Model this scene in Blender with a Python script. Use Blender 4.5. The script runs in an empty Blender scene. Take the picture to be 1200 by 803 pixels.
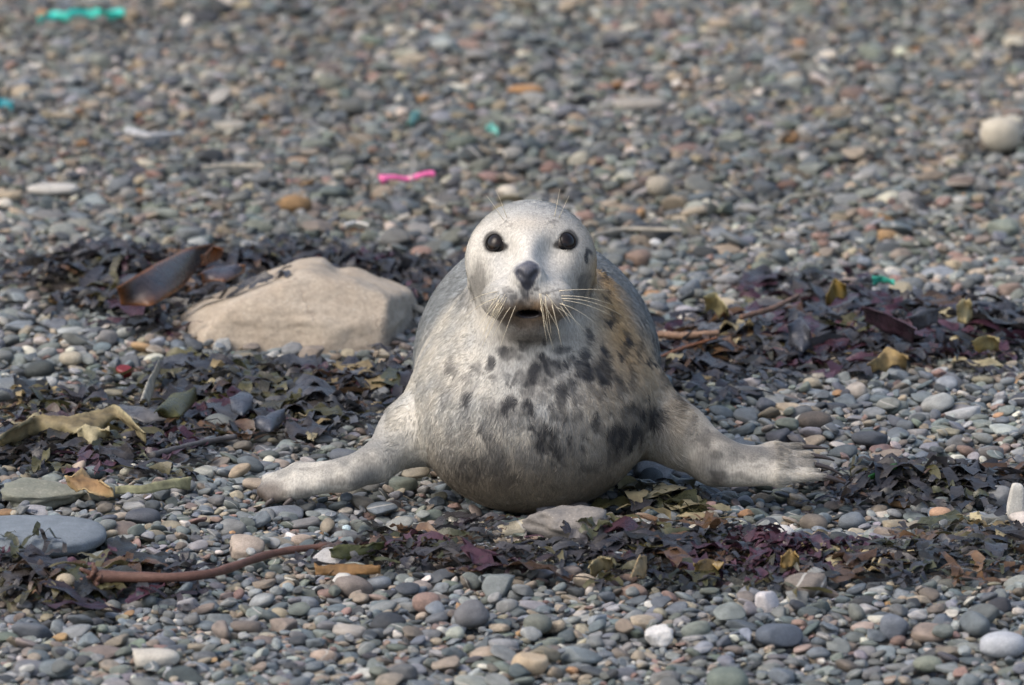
import bpy, bmesh, math, random
import numpy as np
from mathutils import Vector, Matrix
from mathutils.bvhtree import BVHTree
R = math.radians
SC = bpy.context.scene
COL = SC.collection
RNG = np.random.default_rng(11)
random.seed(5)

# ---------------------------------------------------------------- camera, sky, sun, exposure
ELEV, DIST, FPX = R(13.0), 9.0, 7650.0            # metres to the seal, focal length in photo pixels (1200 wide)
CAM = np.array([0.0, -DIST * math.cos(ELEV), DIST * math.sin(ELEV)])
PITCH = ELEV - math.atan(183.5 / FPX)
FWD = np.array([0, math.cos(PITCH), -math.sin(PITCH)])
UPV = np.array([0, math.sin(PITCH), math.cos(PITCH)])
cd = bpy.data.cameras.new('camera')
cam = bpy.data.objects.new('camera', cd); COL.objects.link(cam)
cam.location = CAM; cam.rotation_euler = (math.pi / 2 - PITCH, 0, 0)
cd.sensor_width = 36; cd.lens = FPX / 1200 * 36; cd.clip_start = 0.1; cd.clip_end = 3000
cd.dof.use_dof = True; cd.dof.focus_distance = 8.97; cd.dof.aperture_fstop = 6.3
SC.camera = cam

SUN_EL, SUN_AZ = R(50), R(-62)                     # from the upper left, a little towards the viewer's side
world = bpy.data.worlds.new('World'); SC.world = world; world.use_nodes = True
wn = world.node_tree; wn.nodes.clear()
sky = wn.nodes.new('ShaderNodeTexSky'); sky.sky_type = 'NISHITA'; sky.sun_disc = False
sky.sun_elevation = SUN_EL; sky.sun_rotation = R(180) + SUN_AZ * -1; sky.air_density = 1.0; sky.dust_density = 4.6; sky.ozone_density = 1.0
bg = wn.nodes.new('ShaderNodeBackground'); bg.inputs[1].default_value = 0.15
wo = wn.nodes.new('ShaderNodeOutputWorld')
wn.links.new(sky.outputs[0], bg.inputs[0]); wn.links.new(bg.outputs[0], wo.inputs[0])
sd = bpy.data.lights.new('sun', 'SUN'); sd.energy = 0.72; sd.angle = R(48); sd.color = (1.0, 0.975, 0.94)
sun = bpy.data.objects.new('sun', sd); COL.objects.link(sun)
SUN_DIR = Vector((math.sin(SUN_AZ) * math.cos(SUN_EL), -math.cos(SUN_AZ) * math.cos(SUN_EL), math.sin(SUN_EL)))
sun.rotation_euler = SUN_DIR.to_track_quat('Z', 'Y').to_euler()
sun.location = SUN_DIR * 20
SC.view_settings.view_transform = 'Standard'; SC.view_settings.look = 'None'
SC.view_settings.gamma = 1; SC.view_settings.use_curve_mapping = False
SC.view_settings.exposure = 0.66
SC.cycles.max_bounces = 6; SC.cycles.use_denoising = True

# ---------------------------------------------------------------- helpers
def ray(px, py):
    d = FWD * FPX + np.array([1.0, 0, 0]) * (px - 600) + UPV * (401.5 - py)
    return d / np.linalg.norm(d)
def at_y(px, py, y):
    d = ray(px, py); return CAM + d * ((y - CAM[1]) / d[1])
def at_z(px, py, z=0.0):
    d = ray(px, py); return CAM + d * ((z - CAM[2]) / d[2])
def to_px(p):
    p = np.asarray(p, float) - CAM
    w = p @ FWD
    return 600 + FPX * p[..., 0] / w, 401.5 - FPX * (p @ UPV) / w
def scale_at(p):                                    # pixels per metre at a point
    return FPX / float((np.asarray(p) - CAM) @ FWD)

def hash3(i, j, k, seed):
    h = (i.astype(np.uint32) * np.uint32(374761393) + j.astype(np.uint32) * np.uint32(668265263)
         + k.astype(np.uint32) * np.uint32(2147483647 & 1274126177) + np.uint32(seed * 7919 + 13))
    h = (h ^ (h >> np.uint32(13))) * np.uint32(1274126177)
    h = h ^ (h >> np.uint32(16))
    return h.astype(np.float32) / np.float32(4294967295.0)
def noise3(p, freq=1.0, seed=0):                    # value noise, 0..1
    q = np.asarray(p, np.float64) * freq + 1000.0
    i = np.floor(q).astype(np.int64); f = q - i
    f = f * f * (3 - 2 * f); i = i.astype(np.int32)
    out = 0
    for a in (0, 1):
        wa = f[..., 0] if a else 1 - f[..., 0]
        for b in (0, 1):
            wb = f[..., 1] if b else 1 - f[..., 1]
            for c in (0, 1):
                wc = f[..., 2] if c else 1 - f[..., 2]
                out = out + wa * wb * wc * hash3(i[..., 0] + a, i[..., 1] + b, i[..., 2] + c, seed)
    return out
def fbm(p, freq, seed=0, octv=3):
    s = 0; amp = 1; t = 0
    for o in range(octv):
        s = s + amp * noise3(p, freq * 2 ** o, seed + o * 17); t += amp; amp *= .5
    return s / t
def sstep(a, b, x):
    t = np.clip((x - a) / (b - a), 0, 1); return t * t * (3 - 2 * t)

def mesh_np(name, v, f, smooth=True):
    me = bpy.data.meshes.new(name)
    v = np.asarray(v, np.float32); f = np.asarray(f, np.int32)
    n = f.shape[1]
    me.vertices.add(len(v)); me.vertices.foreach_set('co', v.ravel())
    me.loops.add(f.size); me.loops.foreach_set('vertex_index', f.ravel())
    me.polygons.add(len(f)); me.polygons.foreach_set('loop_start', np.arange(0, f.size, n, dtype=np.int32))
    me.update(calc_edges=True)
    me.polygons.foreach_set('use_smooth', np.full(len(f), smooth)); me.update()
    return me
def vcol(me, name, c):
    c = np.asarray(c, np.float32)
    if c.shape[1] == 3: c = np.concatenate([c, np.ones((len(c), 1), np.float32)], 1)
    a = me.color_attributes.new(name, 'FLOAT_COLOR', 'POINT'); a.data.foreach_set('color', c.ravel())
def vfloat(me, name, c):
    a = me.attributes.new(name, 'FLOAT', 'POINT'); a.data.foreach_set('value', np.asarray(c, np.float32).ravel())
def obj(name, me, mat=None, parent=None):
    o = bpy.data.objects.new(name, me); COL.objects.link(o)
    if mat and not me.materials: me.materials.append(mat)
    if parent: o.parent = parent
    return o
def tag(o, label=None, cat=None, group=None, kind=None):
    for k, v in (('label', label), ('category', cat), ('group', group), ('kind', kind)):
        if v: o[k] = v
    return o
def empty(name, loc):
    o = bpy.data.objects.new(name, None); COL.objects.link(o); o.location = loc; o.empty_display_size = .05
    return o
def under(o, parent):                               # parent keeping world place (plain translation parents only)
    o.parent = parent; o.location = Vector(o.location) - Vector(parent.location); return o

class NT:
    def __init__(s, name):
        s.m = bpy.data.materials.new(name); s.m.use_nodes = True
        s.t = s.m.node_tree; s.n = s.t.nodes; s.b = s.n['Principled BSDF']; s.out = s.n['Material Output']
    def add(s, typ, **kw):
        n = s.n.new(typ)
        for k, v in kw.items():
            if k.startswith('i_'):
                key = k[2:]; n.inputs[int(key) if key.isdigit() else key.replace('_', ' ')].default_value = v
            else: setattr(n, k, v)
        return n
    def link(s, a, b): s.t.links.new(a, b)
    def attr(s, name, typ='GEOMETRY'): return s.add('ShaderNodeAttribute', attribute_name=name, attribute_type=typ)
    def noise(s, scale, detail=3, vec=None, rough=.55):
        n = s.add('ShaderNodeTexNoise'); n.inputs['Scale'].default_value = scale; n.inputs['Detail'].default_value = detail; n.inputs['Roughness'].default_value = rough
        if vec: s.link(vec, n.inputs['Vector'])
        return n
    def ramp(s, src, stops):
        r = s.add('ShaderNodeValToRGB'); s.link(src, r.inputs[0])
        while len(r.color_ramp.elements) < len(stops): r.color_ramp.elements.new(.5)
        for e, (p, c) in zip(r.color_ramp.elements, stops):
            e.position = p; e.color = (c, c, c, 1) if np.isscalar(c) else (*c, 1)
        return r
    def mix(s, fac, a, b, typ='MIX'):
        m = s.add('ShaderNodeMix', data_type='RGBA', blend_type=typ)
        for inp, v in ((m.inputs[0], fac), (m.inputs[6], a), (m.inputs[7], b)):
            if hasattr(v, 'links'): s.link(v, inp)
            elif np.isscalar(v): inp.default_value = v if inp.type == 'VALUE' else (v, v, v, 1)
            else: inp.default_value = (*v, 1)
        return m.outputs[2]
    def math(s, op, a, b=0.0):
        m = s.add('ShaderNodeMath', operation=op)
        for inp, v in ((m.inputs[0], a), (m.inputs[1], b)):
            if hasattr(v, 'links'): s.link(v, inp)
            else: inp.default_value = v
        return m.outputs[0]
    def bump(s, h, strength=.3, dist=.002):
        b = s.add('ShaderNodeBump'); b.inputs['Strength'].default_value = strength; b.inputs['Distance'].default_value = dist
        s.link(h, b.inputs['Height']); s.link(b.outputs[0], s.b.inputs['Normal']); return b
    def set(s, **kw):
        for k, v in kw.items():
            inp = s.b.inputs[k.replace('_', ' ')]
            if hasattr(v, 'links'): s.link(v, inp)
            else: inp.default_value = (*v, 1) if not np.isscalar(v) else v

def surface_nets(F, xs, ys, zs):
    """quads on the zero level of F sampled on a rectilinear grid"""
    S = F < 0
    nx, ny, nz = F.shape
    cs = (nx - 1, ny - 1, nz - 1)
    acc = np.zeros(cs + (3,), np.float32); cnt = np.zeros(cs, np.float32)
    G = [xs, ys, zs]; edges = []
    for ax in range(3):
        sl0 = [slice(None)] * 3; sl1 = [slice(None)] * 3
        sl0[ax] = slice(0, -1); sl1[ax] = slice(1, None)
        A, B = S[tuple(sl0)], S[tuple(sl1)]
        I = np.argwhere(A != B)
        i1 = I.copy(); i1[:, ax] += 1
        fa = F[I[:, 0], I[:, 1], I[:, 2]]; fb = F[i1[:, 0], i1[:, 1], i1[:, 2]]
        t = fa / (fa - fb)
        P = np.stack([G[k][I[:, k]] for k in range(3)], 1).astype(np.float32)
        P[:, ax] += t * (G[ax][i1[:, ax]] - G[ax][I[:, ax]])
        o1, o2 = (ax + 1) % 3, (ax + 2) % 3
        ok = (I[:, o1] > 0) & (I[:, o2] > 0) & (I[:, o1] < cs[o1]) & (I[:, o2] < cs[o2])
        I, P, fa = I[ok], P[ok], fa[ok]
        for d1 in (0, 1):
            for d2 in (0, 1):
                C = I.copy(); C[:, o1] -= d1; C[:, o2] -= d2
                np.add.at(acc, (C[:, 0], C[:, 1], C[:, 2]), P)
                np.add.at(cnt, (C[:, 0], C[:, 1], C[:, 2]), 1)
        edges.append((I, o1, o2, fa < 0))
    m = cnt > 0
    idx = np.full(cs, -1, np.int32); idx[m] = np.arange(m.sum())
    V = acc[m] / cnt[m][:, None]
    quads = []
    for I, o1, o2, neg in edges:
        q = []
        for d1, d2 in ((1, 1), (0, 1), (0, 0), (1, 0)):
            C = I.copy(); C[:, o1] -= d1; C[:, o2] -= d2
            q.append(idx[C[:, 0], C[:, 1], C[:, 2]])
        q = np.stack(q, 1); q[~neg] = q[~neg][:, ::-1]
        quads.append(q)
    return V, np.concatenate(quads)

class Field:
    def __init__(s, xs, ys, zs):
        s.xs, s.ys, s.zs = (np.asarray(a, np.float32) for a in (xs, ys, zs))
        s.F = np.full((len(xs), len(ys), len(zs)), .2, np.float32)
    def block(s, lo, hi):
        sl = tuple(slice(np.searchsorted(g, a), np.searchsorted(g, b)) for g, a, b in zip((s.xs, s.ys, s.zs), lo, hi))
        X = s.xs[sl[0]][:, None, None]; Y = s.ys[sl[1]][None, :, None]; Z = s.zs[sl[2]][None, None, :]
        return sl, X, Y, Z
    def _blend(s, sl, d, k, sub):
        F = s.F[sl]
        if sub:
            h = np.maximum(k - np.abs(F + d), 0) / k
            s.F[sl] = np.maximum(F, -d) + h * h * k * .25
        else:
            h = np.maximum(k - np.abs(F - d), 0) / k
            s.F[sl] = np.minimum(F, d) - h * h * k * .25
    def ell(s, c, r, k=.03, sub=False, rot=None):
        c = np.asarray(c, float); r = np.asarray(r, float)
        m = max(r) * (1.02 if rot is not None else 0)
        e = (np.full(3, m) if rot is not None else r) + k + .02
        sl, X, Y, Z = s.block(c - e, c + e)
        x, y, z = X - c[0], Y - c[1], Z - c[2]
        if rot is not None:
            M = np.array(rot)
            x, y, z = (M[0, i] * x + M[1, i] * y + M[2, i] * z for i in range(3))
        k0 = np.sqrt((x / r[0]) ** 2 + (y / r[1]) ** 2 + (z / r[2]) ** 2)
        k1 = np.sqrt((x / r[0] ** 2) ** 2 + (y / r[1] ** 2) ** 2 + (z / r[2] ** 2) ** 2) + 1e-6
        s._blend(sl, (k0 * (k0 - 1) / k1).astype(np.float32), k, sub)
    def cone(s, a, b, ra, rb, k=.03, sub=False):
        a = np.asarray(a, float); b = np.asarray(b, float); m = max(ra, rb) + k + .02
        sl, X, Y, Z = s.block(np.minimum(a, b) - m, np.maximum(a, b) + m)
        ab = b - a; L2 = ab @ ab
        t = np.clip(((X - a[0]) * ab[0] + (Y - a[1]) * ab[1] + (Z - a[2]) * ab[2]) / L2, 0, 1)
        d = np.sqrt((X - a[0] - t * ab[0]) ** 2 + (Y - a[1] - t * ab[1]) ** 2 + (Z - a[2] - t * ab[2]) ** 2) - (ra + (rb - ra) * t)
        s._blend(sl, d.astype(np.float32), k, sub)
    def mesh(s): return surface_nets(s.F, s.xs, s.ys, s.zs)

# ---------------------------------------------------------------- pebble shapes
def ico(sub):
    bm = bmesh.new(); bmesh.ops.create_icosphere(bm, subdivisions=sub, radius=1)
    v = np.array([x.co[:] for x in bm.verts]); f = np.array([[q.index for q in p.verts] for p in bm.faces]); bm.free()
    return v, f
ICO3 = ico(3); ICO4 = ico(4)
def pebble_mesh(name, seed, power=2.0, rough=.18, cuts=0, base=ICO3):
    rg = np.random.default_rng(seed); v, f = base
    p = np.abs(v) ** power; s = (p.sum(1)) ** (-1 / power); v = v * s[:, None]
    n = fbm(v, 1.1, seed, 2) - .5
    v = v * (1 + n * rough * 2)[:, None]
    for c in range(cuts):                            # broken facets
        d = rg.normal(size=3); d /= np.linalg.norm(d); h = rg.uniform(.5, .8)
        t = v @ d - h; v = v - np.outer(np.maximum(t, 0) * .85, d)
    v = v / np.abs(v).max(0)
    return mesh_np(name, v, f)

def pebble_material():
    m = NT('pebble_stone')
    col = m.attr('stone_colour', 'INSTANCER')
    oi = m.add('ShaderNodeObjectInfo'); tc = m.add('ShaderNodeTexCoord')
    off = m.add('ShaderNodeVectorMath', operation='MULTIPLY_ADD'); off.inputs[1].default_value = (1, 1, 1)
    comb = m.add('ShaderNodeCombineXYZ')
    r37 = m.math('MULTIPLY', oi.outputs['Random'], 37.0); m.link(r37, comb.inputs[0]); m.link(r37, comb.inputs[1])
    m.link(tc.outputs['Object'], off.inputs[0]); m.link(comb.outputs[0], off.inputs[2])
    vec = off.outputs[0]
    n1 = m.noise(1.6, 3, vec); n2 = m.noise(14, 3, vec, .7)
    a = m.ramp(n1.outputs[0], [(.25, .72), (.75, 1.28)]); b = m.ramp(n2.outputs[0], [(.3, .75), (.5, 1.0), (.75, 1.3)])
    c = m.mix(1.0, col.outputs['Color'], a.outputs[0], 'MULTIPLY'); c = m.mix(1.0, c, b.outputs[0], 'MULTIPLY')
    # pale quartz vein on a few stones
    w = m.add('ShaderNodeTexWave', wave_type='BANDS', bands_direction='DIAGONAL'); w.inputs['Scale'].default_value = .33; w.inputs['Distortion'].default_value = 2.2; w.inputs['Detail'].default_value = 2
    m.link(vec, w.inputs['Vector'])
    v = m.ramp(w.outputs[0], [(.955, 0.0), (.985, 1.0)])
    few = m.math('LESS_THAN', oi.outputs['Random'], .09)
    c = m.mix(m.math('MULTIPLY', v.outputs[0], m.math('MULTIPLY', few, .75)), c, (.46, .45, .41))
    rr = m.add('ShaderNodeMapRange'); m.link(m.math('FRACT', m.math('MULTIPLY', oi.outputs['Random'], 71.3)), rr.inputs[0]); rr.inputs[3].default_value = .48; rr.inputs[4].default_value = .85
    m.set(Base_Color=c, Roughness=rr.outputs[0], Specular_IOR_Level=.4)
    m.bump(n2.outputs[0], .35, .06)
    return m.m
M_PEB = pebble_material()
VARS = []
for i in range(16):
    k = i % 8
    me = pebble_mesh('pebble_shape', 40 + i, power=(2.0, 2.2, 2.0, 2.6, 2.0, 3.0, 2.3, 2.5)[k], rough=(.2, .12, .26, .18, .26, .2, .34, .3)[k], cuts=(1, 2, 3, 1, 4, 4, 6, 8)[k])
    me.materials.append(M_PEB); VARS.append(me)

PAL = [((.128, .150, .162), .27), ((.184, .196, .190), .25), ((.066, .073, .078), .09), ((.160, .180, .156), .11), ((.300, .305, .298), .09),
       ((.315, .270, .205), .09), ((.205, .176, .148), .09), ((.255, .175, .148), .028), ((.52, .495, .43), .026), ((.34, .21, .11), .010), ((.215, .238, .255), .09)]
PC = np.array([p[0] for p in PAL]); PW = np.array([p[1] for p in PAL]); PW = PW / PW.sum()

# ---------------------------------------------------------------- height map of the beach and the settling of stones on it
CELL = .0028
GX0, GX1, GY0, GY1 = -1.62, 1.62, -1.45, 5.05
NX, NY = int((GX1 - GX0) / CELL), int((GY1 - GY0) / CELL)
_gx = GX0 + (np.arange(NX) + .5) * CELL; _gy = GY0 + (np.arange(NY) + .5) * CELL
def lowfreq(x, y):
    x = np.asarray(x, float); y = np.asarray(y, float)
    p = np.stack(np.broadcast_arrays(x, y, np.zeros(1)), -1)
    return (noise3(p, 1.7, 3) - .5) * .028 + (noise3(p, 4.5, 5) - .5) * .012
_cx = np.linspace(GX0, GX1, 120); _cy = np.linspace(GY0, GY1, 240)
_c = lowfreq(_cx[:, None], _cy[None, :])
def base_h(x, y):
    fx = np.clip((x - GX0) / (GX1 - GX0) * 119, 0, 118.999); fy = np.clip((y - GY0) / (GY1 - GY0) * 239, 0, 238.999)
    i = fx.astype(int); j = fy.astype(int); a = fx - i; b = fy - j
    return _c[i, j] * (1 - a) * (1 - b) + _c[i + 1, j] * a * (1 - b) + _c[i, j + 1] * (1 - a) * b + _c[i + 1, j + 1] * a * b
def base_1(x, y): return _c[int((x - GX0) / (GX1 - GX0) * 119), int((y - GY0) / (GY1 - GY0) * 239)]
BASE_Z = -.0245
H = (BASE_Z + base_h(_gx[:, None] + 0 * _gy[None, :], _gy[None, :] + 0 * _gx[:, None])).astype(np.float32)
def hmax(x, y, r):
    i0, i1 = max(0, int((x - r - GX0) / CELL)), int((x + r - GX0) / CELL) + 1; j0, j1 = max(0, int((y - r - GY0) / CELL)), int((y + r - GY0) / CELL) + 1
    return float(H[i0:i1, j0:j1].max())
def halfw(y): return .0784 * (8.77 + y)
def rotm(yaw, nrm):
    z = np.asarray(nrm, float); z = z / math.sqrt(z @ z)
    x = np.array([math.cos(yaw), math.sin(yaw), 0.]); x = x - z * (x @ z); x /= math.sqrt(x @ x)
    y = np.array([z[1] * x[2] - z[2] * x[1], z[2] * x[0] - z[0] * x[2], z[0] * x[1] - z[1] * x[0]])
    return np.stack([x, y, z], 1)
def foot(x, y, M, abc):
    """lower and upper surface of a tilted ellipsoid over the cells it covers"""
    A = (M / (abc * abc)) @ M.T
    iA = (M * (abc * abc)) @ M.T
    ex, ey = math.sqrt(iA[0, 0]), math.sqrt(iA[1, 1])
    i0, i1 = int((x - ex - GX0) / CELL), int((x + ex - GX0) / CELL) + 1
    j0, j1 = int((y - ey - GY0) / CELL), int((y + ey - GY0) / CELL) + 1
    if i0 < 0 or j0 < 0 or i1 > NX or j1 > NY: return None
    dx = (_gx[i0:i1] - x)[:, None]; dy = (_gy[j0:j1] - y)[None, :]
    b = A[0, 2] * dx + A[1, 2] * dy
    c = A[0, 0] * dx * dx + 2 * A[0, 1] * dx * dy + A[1, 1] * dy * dy - 1
    disc = b * b - A[2, 2] * c
    ok = disc > 0
    if not ok.any(): return None
    q = np.sqrt(np.maximum(disc, 0)) / A[2, 2]; mid = -b / A[2, 2]
    return (slice(i0, i1), slice(j0, j1)), ok, mid - q, mid + q
def settle(x, y, yaw, abc, tilt, cap=None):
    """rest an ellipsoid on the height map; returns centre z, rotation"""
    r = abc[0] * .7
    ix, iy = int((x - GX0) / CELL), int((y - GY0) / CELL); d = max(1, int(r / CELL))
    if ix - d < 0 or iy - d < 0 or ix + d >= NX or iy + d >= NY: return None
    gx = (H[ix + d, iy] - H[ix - d, iy]) / (2 * d * CELL); gy = (H[ix, iy + d] - H[ix, iy - d]) / (2 * d * CELL)
    n = np.array([-np.clip(gx, -.7, .7) * .7 + tilt[0], -np.clip(gy, -.7, .7) * .7 + tilt[1], 1.0])
    M = rotm(yaw, n)
    ft = foot(x, y, M, abc)
    if ft is None: return None
    sl, ok, lo, hi = ft
    gap = (H[sl] - lo)[ok]
    k = max(0, int(len(gap) * .80) - 1)
    z = float(np.partition(gap, k)[k])
    return z, M, sl, ok, hi
def stamp(res, dz=0.0):
    z, M, sl, ok, hi = res
    h = H[sl]; np.maximum(h, np.where(ok, hi + z + dz, -9), out=h)

PEB = []        # (x,y,z,M,abc,variant,colour)
def deposit(n, med, sig, cand, lo=.005, hi=.045, pal_shift=0.0, ylim=(GY0 + .05, GY1 - .05), where=None):
    """n stones, each settling in the lowest of a few places tried"""
    for _ in range(n):
        yaw = random.uniform(0, math.pi) if random.random() < .45 else random.gauss(0, .45)
        yy = ylim[0] + (ylim[1] - ylim[0]) * random.random()
        a = min(hi, max(lo, (med + .0004 * yy) * math.exp(sig * random.gauss(0, 1))))
        abc = np.array([a, a * random.uniform(.58, .95), a * random.uniform(.26, .60)])
        tilt = (random.gauss(0, .13), random.gauss(0, .13))
        best = None
        for c in range(cand):                        # the lowest of a few spots
            if where: x, y = where()
            else:
                y = yy + random.uniform(-.15, .15); w = min(1.56, halfw(y) + .32); x = random.uniform(-w, w)
            if not (GX0 + .05 < x < GX1 - .05 and GY0 + .05 < y < GY1 - .05): continue
            i = int((x - GX0) / CELL); j = int((y - GY0) / CELL); d = max(1, int(a * .5 / CELL))
            s = float(H[i, j]) + max(float(H[i + d, j]), float(H[i - d, j]), float(H[i, j + d]), float(H[i, j - d])) - 2 * base_1(x, y)
            if best is None or s < best[0]: best = (s, x, y)
        if best is None: continue
        r = settle(best[1], best[2], yaw, abc, tilt)
        if r is None: continue
        if r[0] - base_1(best[1], best[2]) > .024 + a * .4: continue       # would perch on a big stone
        best = (0, best[1], best[2], r)
        s, x, y, r = best
        stamp(r)
        PEB.append((x, y, r[0], r[1], abc, random.randrange(16), None))

# ---------------------------------------------------------------- the seal
SX, SY, SZ = [], [], []
def grid(*spans):
    out = []
    for a, b, h in spans: out += list(np.arange(a, b - 1e-9, h))
    return np.array(out)
fld = Field(grid((-.42, -.09, .0035), (-.09, .14, .0022), (.14, .50, .0035)),
            grid((-.24, .10, .0024), (.10, .30, .005), (.30, 1.35, .012)),
            grid((-.04, .20, .003), (.20, .43, .0022)))
P = at_y
def E(px, py, y, rx, ry, rz, k=.03, sub=False, rot=None): fld.ell(P(px, py, y), (rx, ry, rz), k, sub, rot)
def C(a, b, ra, rb, k=.03, sub=False): fld.cone(P(*a), P(*b), ra, rb, k, sub)
# trunk: chest, shoulders, body tapering back, hind flippers
fld.ell((.030, .055, .118), (.166, .165, .136), .06)
fld.ell((.036, .260, .135), (.172, .240, .146), .09)
fld.ell((.032, .300, .170), (.138, .200, .138), .06)
fld.ell((.042, .560, .105), (.142, .260, .115), .10)
fld.ell((.045, .840, .072), (.095, .220, .080), .08)
for sgn in (-1, 1):
    fld.cone((.045 + sgn * .03, .95, .045), (.045 + sgn * .055, 1.10, .018), .045, .022, .05)
    fld.cone((.045 + sgn * .055, 1.09, .02), (.045 + sgn * .085, 1.20, .008), .020, .010, .02)
    fld.cone((.045 + sgn * .055, 1.09, .02), (.045 + sgn * .045, 1.21, .008), .018, .010, .02)
fld.cone((.045, 1.00, .04), (.045, 1.09, .03), .03, .012, .03)
# breast bulge low in front, throat, neck
fld.ell((.022, .000, .095), (.128, .110, .098), .05)
fld.cone((.028, .085, .285), (.032, .085, .150), .088, .142, .045)
fld.cone((.026, -.005, .240), (.026, -.006, .150), .070, .104, .05)
# head
E(622, 303, .030, .0870, .092, .0795, .03)
E(622, 308, -.008, .081, .066, .056, .03)
E(621, 342, -.012, .057, .066, .048, .03)
C((620, 332, -.02), (618, 346, -.095), .058, .036, .03)
E(593, 351, -.102, .034, .038, .029, .014)
E(644, 351, -.102, .034, .038, .029, .014)
C((619, 300, -.03), (618, 322, -.112), .034, .019, .03)
E(621, 376, -.072, .038, .048, .026, .020)
C((621, 392, -.03), (621, 415, -.01), .05, .07, .04)
for sx in (-1, 1):                                  # hollow between eye and bridge of the nose
    E(620 + sx * 27, 298, -.085, .014, .030, .016, .030, sub=True)
# nose leather, mouth, nostrils
E(618, 320, -.118, .0210, .018, .0155, .010)
E(620, 367, -.128, .0130, .040, .0034, .008, sub=True)
C((606, 366, -.142), (594, 371, -.132), .0025, .001, .008, sub=True)
C((634, 366, -.142), (646, 371, -.132), .0025, .001, .008, sub=True)
C((618, 335, -.142), (618, 352, -.140), .002, .0025, .008, sub=True)
for s in (-1, 1):
    C((618 + s * 5, 327, -.139), (618 + s * 11, 320, -.134), .0032, .0044, .004, sub=True)
EYES = []
# fore flippers
C((515, 488, .09), (480, 507, .05), .046, .038, .035)
C((480, 507, .05), (440, 543, .01), .036, .0235, .03)
C((440, 543, .01), (405, 556, -.005), .0235, .0205, .02)
for a, b, c, r in (((418, 549, .0), (350, 552, .01), (313, 563, .012), .0105), ((412, 556, -.004), (350, 563, -.005), (309, 576, -.002), .0130),
                   ((405, 561, -.01), (355, 571, -.016), (318, 584, -.014), .0110), ((420, 558, -.012), (372, 568, -.022), (340, 578, -.022), .0085)):
    C(a, b, r * 1.25, r, .014); C(b, c, r, r * .78, .012)
C((752, 482, .10), (795, 510, .07), .050, .038, .04)
C((795, 510, .07), (838, 540, .045), .038, .031, .03)
C((838, 540, .045), (880, 548, .04), .032, .024, .02)
RTIPS = []
for a, b, c, r in (((862, 538, .06), (905, 528, .075), (936, 524, .085), .0105), ((862, 542, .05), (910, 536, .055), (946, 534, .06), .0115),
                   ((862, 547, .04), (912, 545, .04), (950, 544, .04), .0115), ((858, 552, .03), (912, 554, .025), (952, 555, .025), .0105),
                   ((850, 556, .02), (910, 560, .014), (962, 559, .012), .0085)):
    C(a, b, r * 1.25, r * 1.0, .018); C(b, c, r * 1.0, r * .6, .011); RTIPS.append((b, c))
SV, SF = fld.mesh(); del fld.F
seal_me = mesh_np('seal_body', SV, SF)
tri = np.concatenate([SF[:, [0, 1, 2]], SF[:, [0, 2, 3]]])
seal_bvh = BVHTree.FromPolygons(SV.tolist(), SF.tolist())
def seal_hit(px, py):
    h = seal_bvh.ray_cast(Vector(CAM), Vector(ray(px, py)))
    return (np.array(h[0]), np.array(h[1])) if h[0] is not None else (None, None)
def vnormals(V, F):
    n = np.zeros_like(V); a = np.cross(V[F[:, 2]] - V[F[:, 0]], V[F[:, 3]] - V[F[:, 1]])
    for k in range(4): np.add.at(n, F[:, k], a)
    return n / (np.linalg.norm(n, axis=1)[:, None] + 1e-9)
SN = vnormals(SV, SF)

SPOTS = [(627,440,11,14,1),(647,430,9,11,.9),(685,438,11,12,1),(705,437,8,16,1),(550,467,6,6,.8),(595,473,12,9,.9),(617,475,9,10,1),(657,464,9,18,.9),(657,487,8,8,.8),
 (640,515,15,15,.85),(654,527,9,9,.8),(733,510,22,20,1),(762,490,13,17,.95),(745,480,12,10,.7),(718,528,10,12,.7),(580,540,20,14,.5),(553,548,16,16,.55),(593,560,16,9,.4),(673,487,7,7,.5),
 (530,427,7,10,.55),(560,430,8,8,.5),(597,412,13,9,.8),(657,410,10,7,.7),(730,404,5,14,.9),(707,417,6,10,.9),(570,480,7,7,.5),
 (688,301,5,10,.95),(704,322,4,9,.8),(709,345,4,10,.75),(714,372,6,9,.9),(688,393,5,10,.85),(732,397,6,13,.9),(635,442,12,10,.7),(612,440,8,9,.6),(668,450,6,9,.6),
 (700,462,6,8,.5),(680,470,5,7,.4),(720,455,4,9,.6),(742,440,5,9,.6),(610,497,8,7,.5),(632,492,7,9,.6),(590,500,7,6,.35),(625,455,6,8,.6),(545,445,6,8,.35),(520,455,6,9,.25),
 (665,530,8,9,.45),(690,545,12,8,.4),(700,500,6,8,.35),(575,520,9,9,.35),(548,350,9,16,.45),(560,330,9,20,.45),(685,335,9,16,.5),(672,350,9,9,.35),
 (812,500,6,10,.45),(826,515,7,8,.5),(838,532,9,7,.45),(860,538,8,6,.3),(842,556,9,6,.55),(880,533,9,5,.4),(905,538,7,4,.3),(792,470,6,14,.5),(778,440,6,14,.5),(430,540,14,5,.25),(380,552,20,5,.3),(345,575,16,6,.4),(400,566,22,5,.35),(360,550,14,4,.3),(868,560,16,4,.4),(925,548,10,3,.35),(890,548,8,3,.3)]
_r = random.Random(8)
for _i in range(64):                                 # finer flecks over the breast
    _a, _d = _r.uniform(0, 6.28), _r.random() ** .6
    SPOTS.append((645 + 95 * _d * math.cos(_a), 470 + 75 * _d * math.sin(_a), _r.uniform(2.5, 6), _r.uniform(3.5, 8), _r.uniform(.4, .9)))
for _i in range(26): SPOTS.append((_r.uniform(690, 775), _r.uniform(370, 500), _r.uniform(2.5, 5), _r.uniform(4, 10), _r.uniform(.4, .9)))
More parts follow.
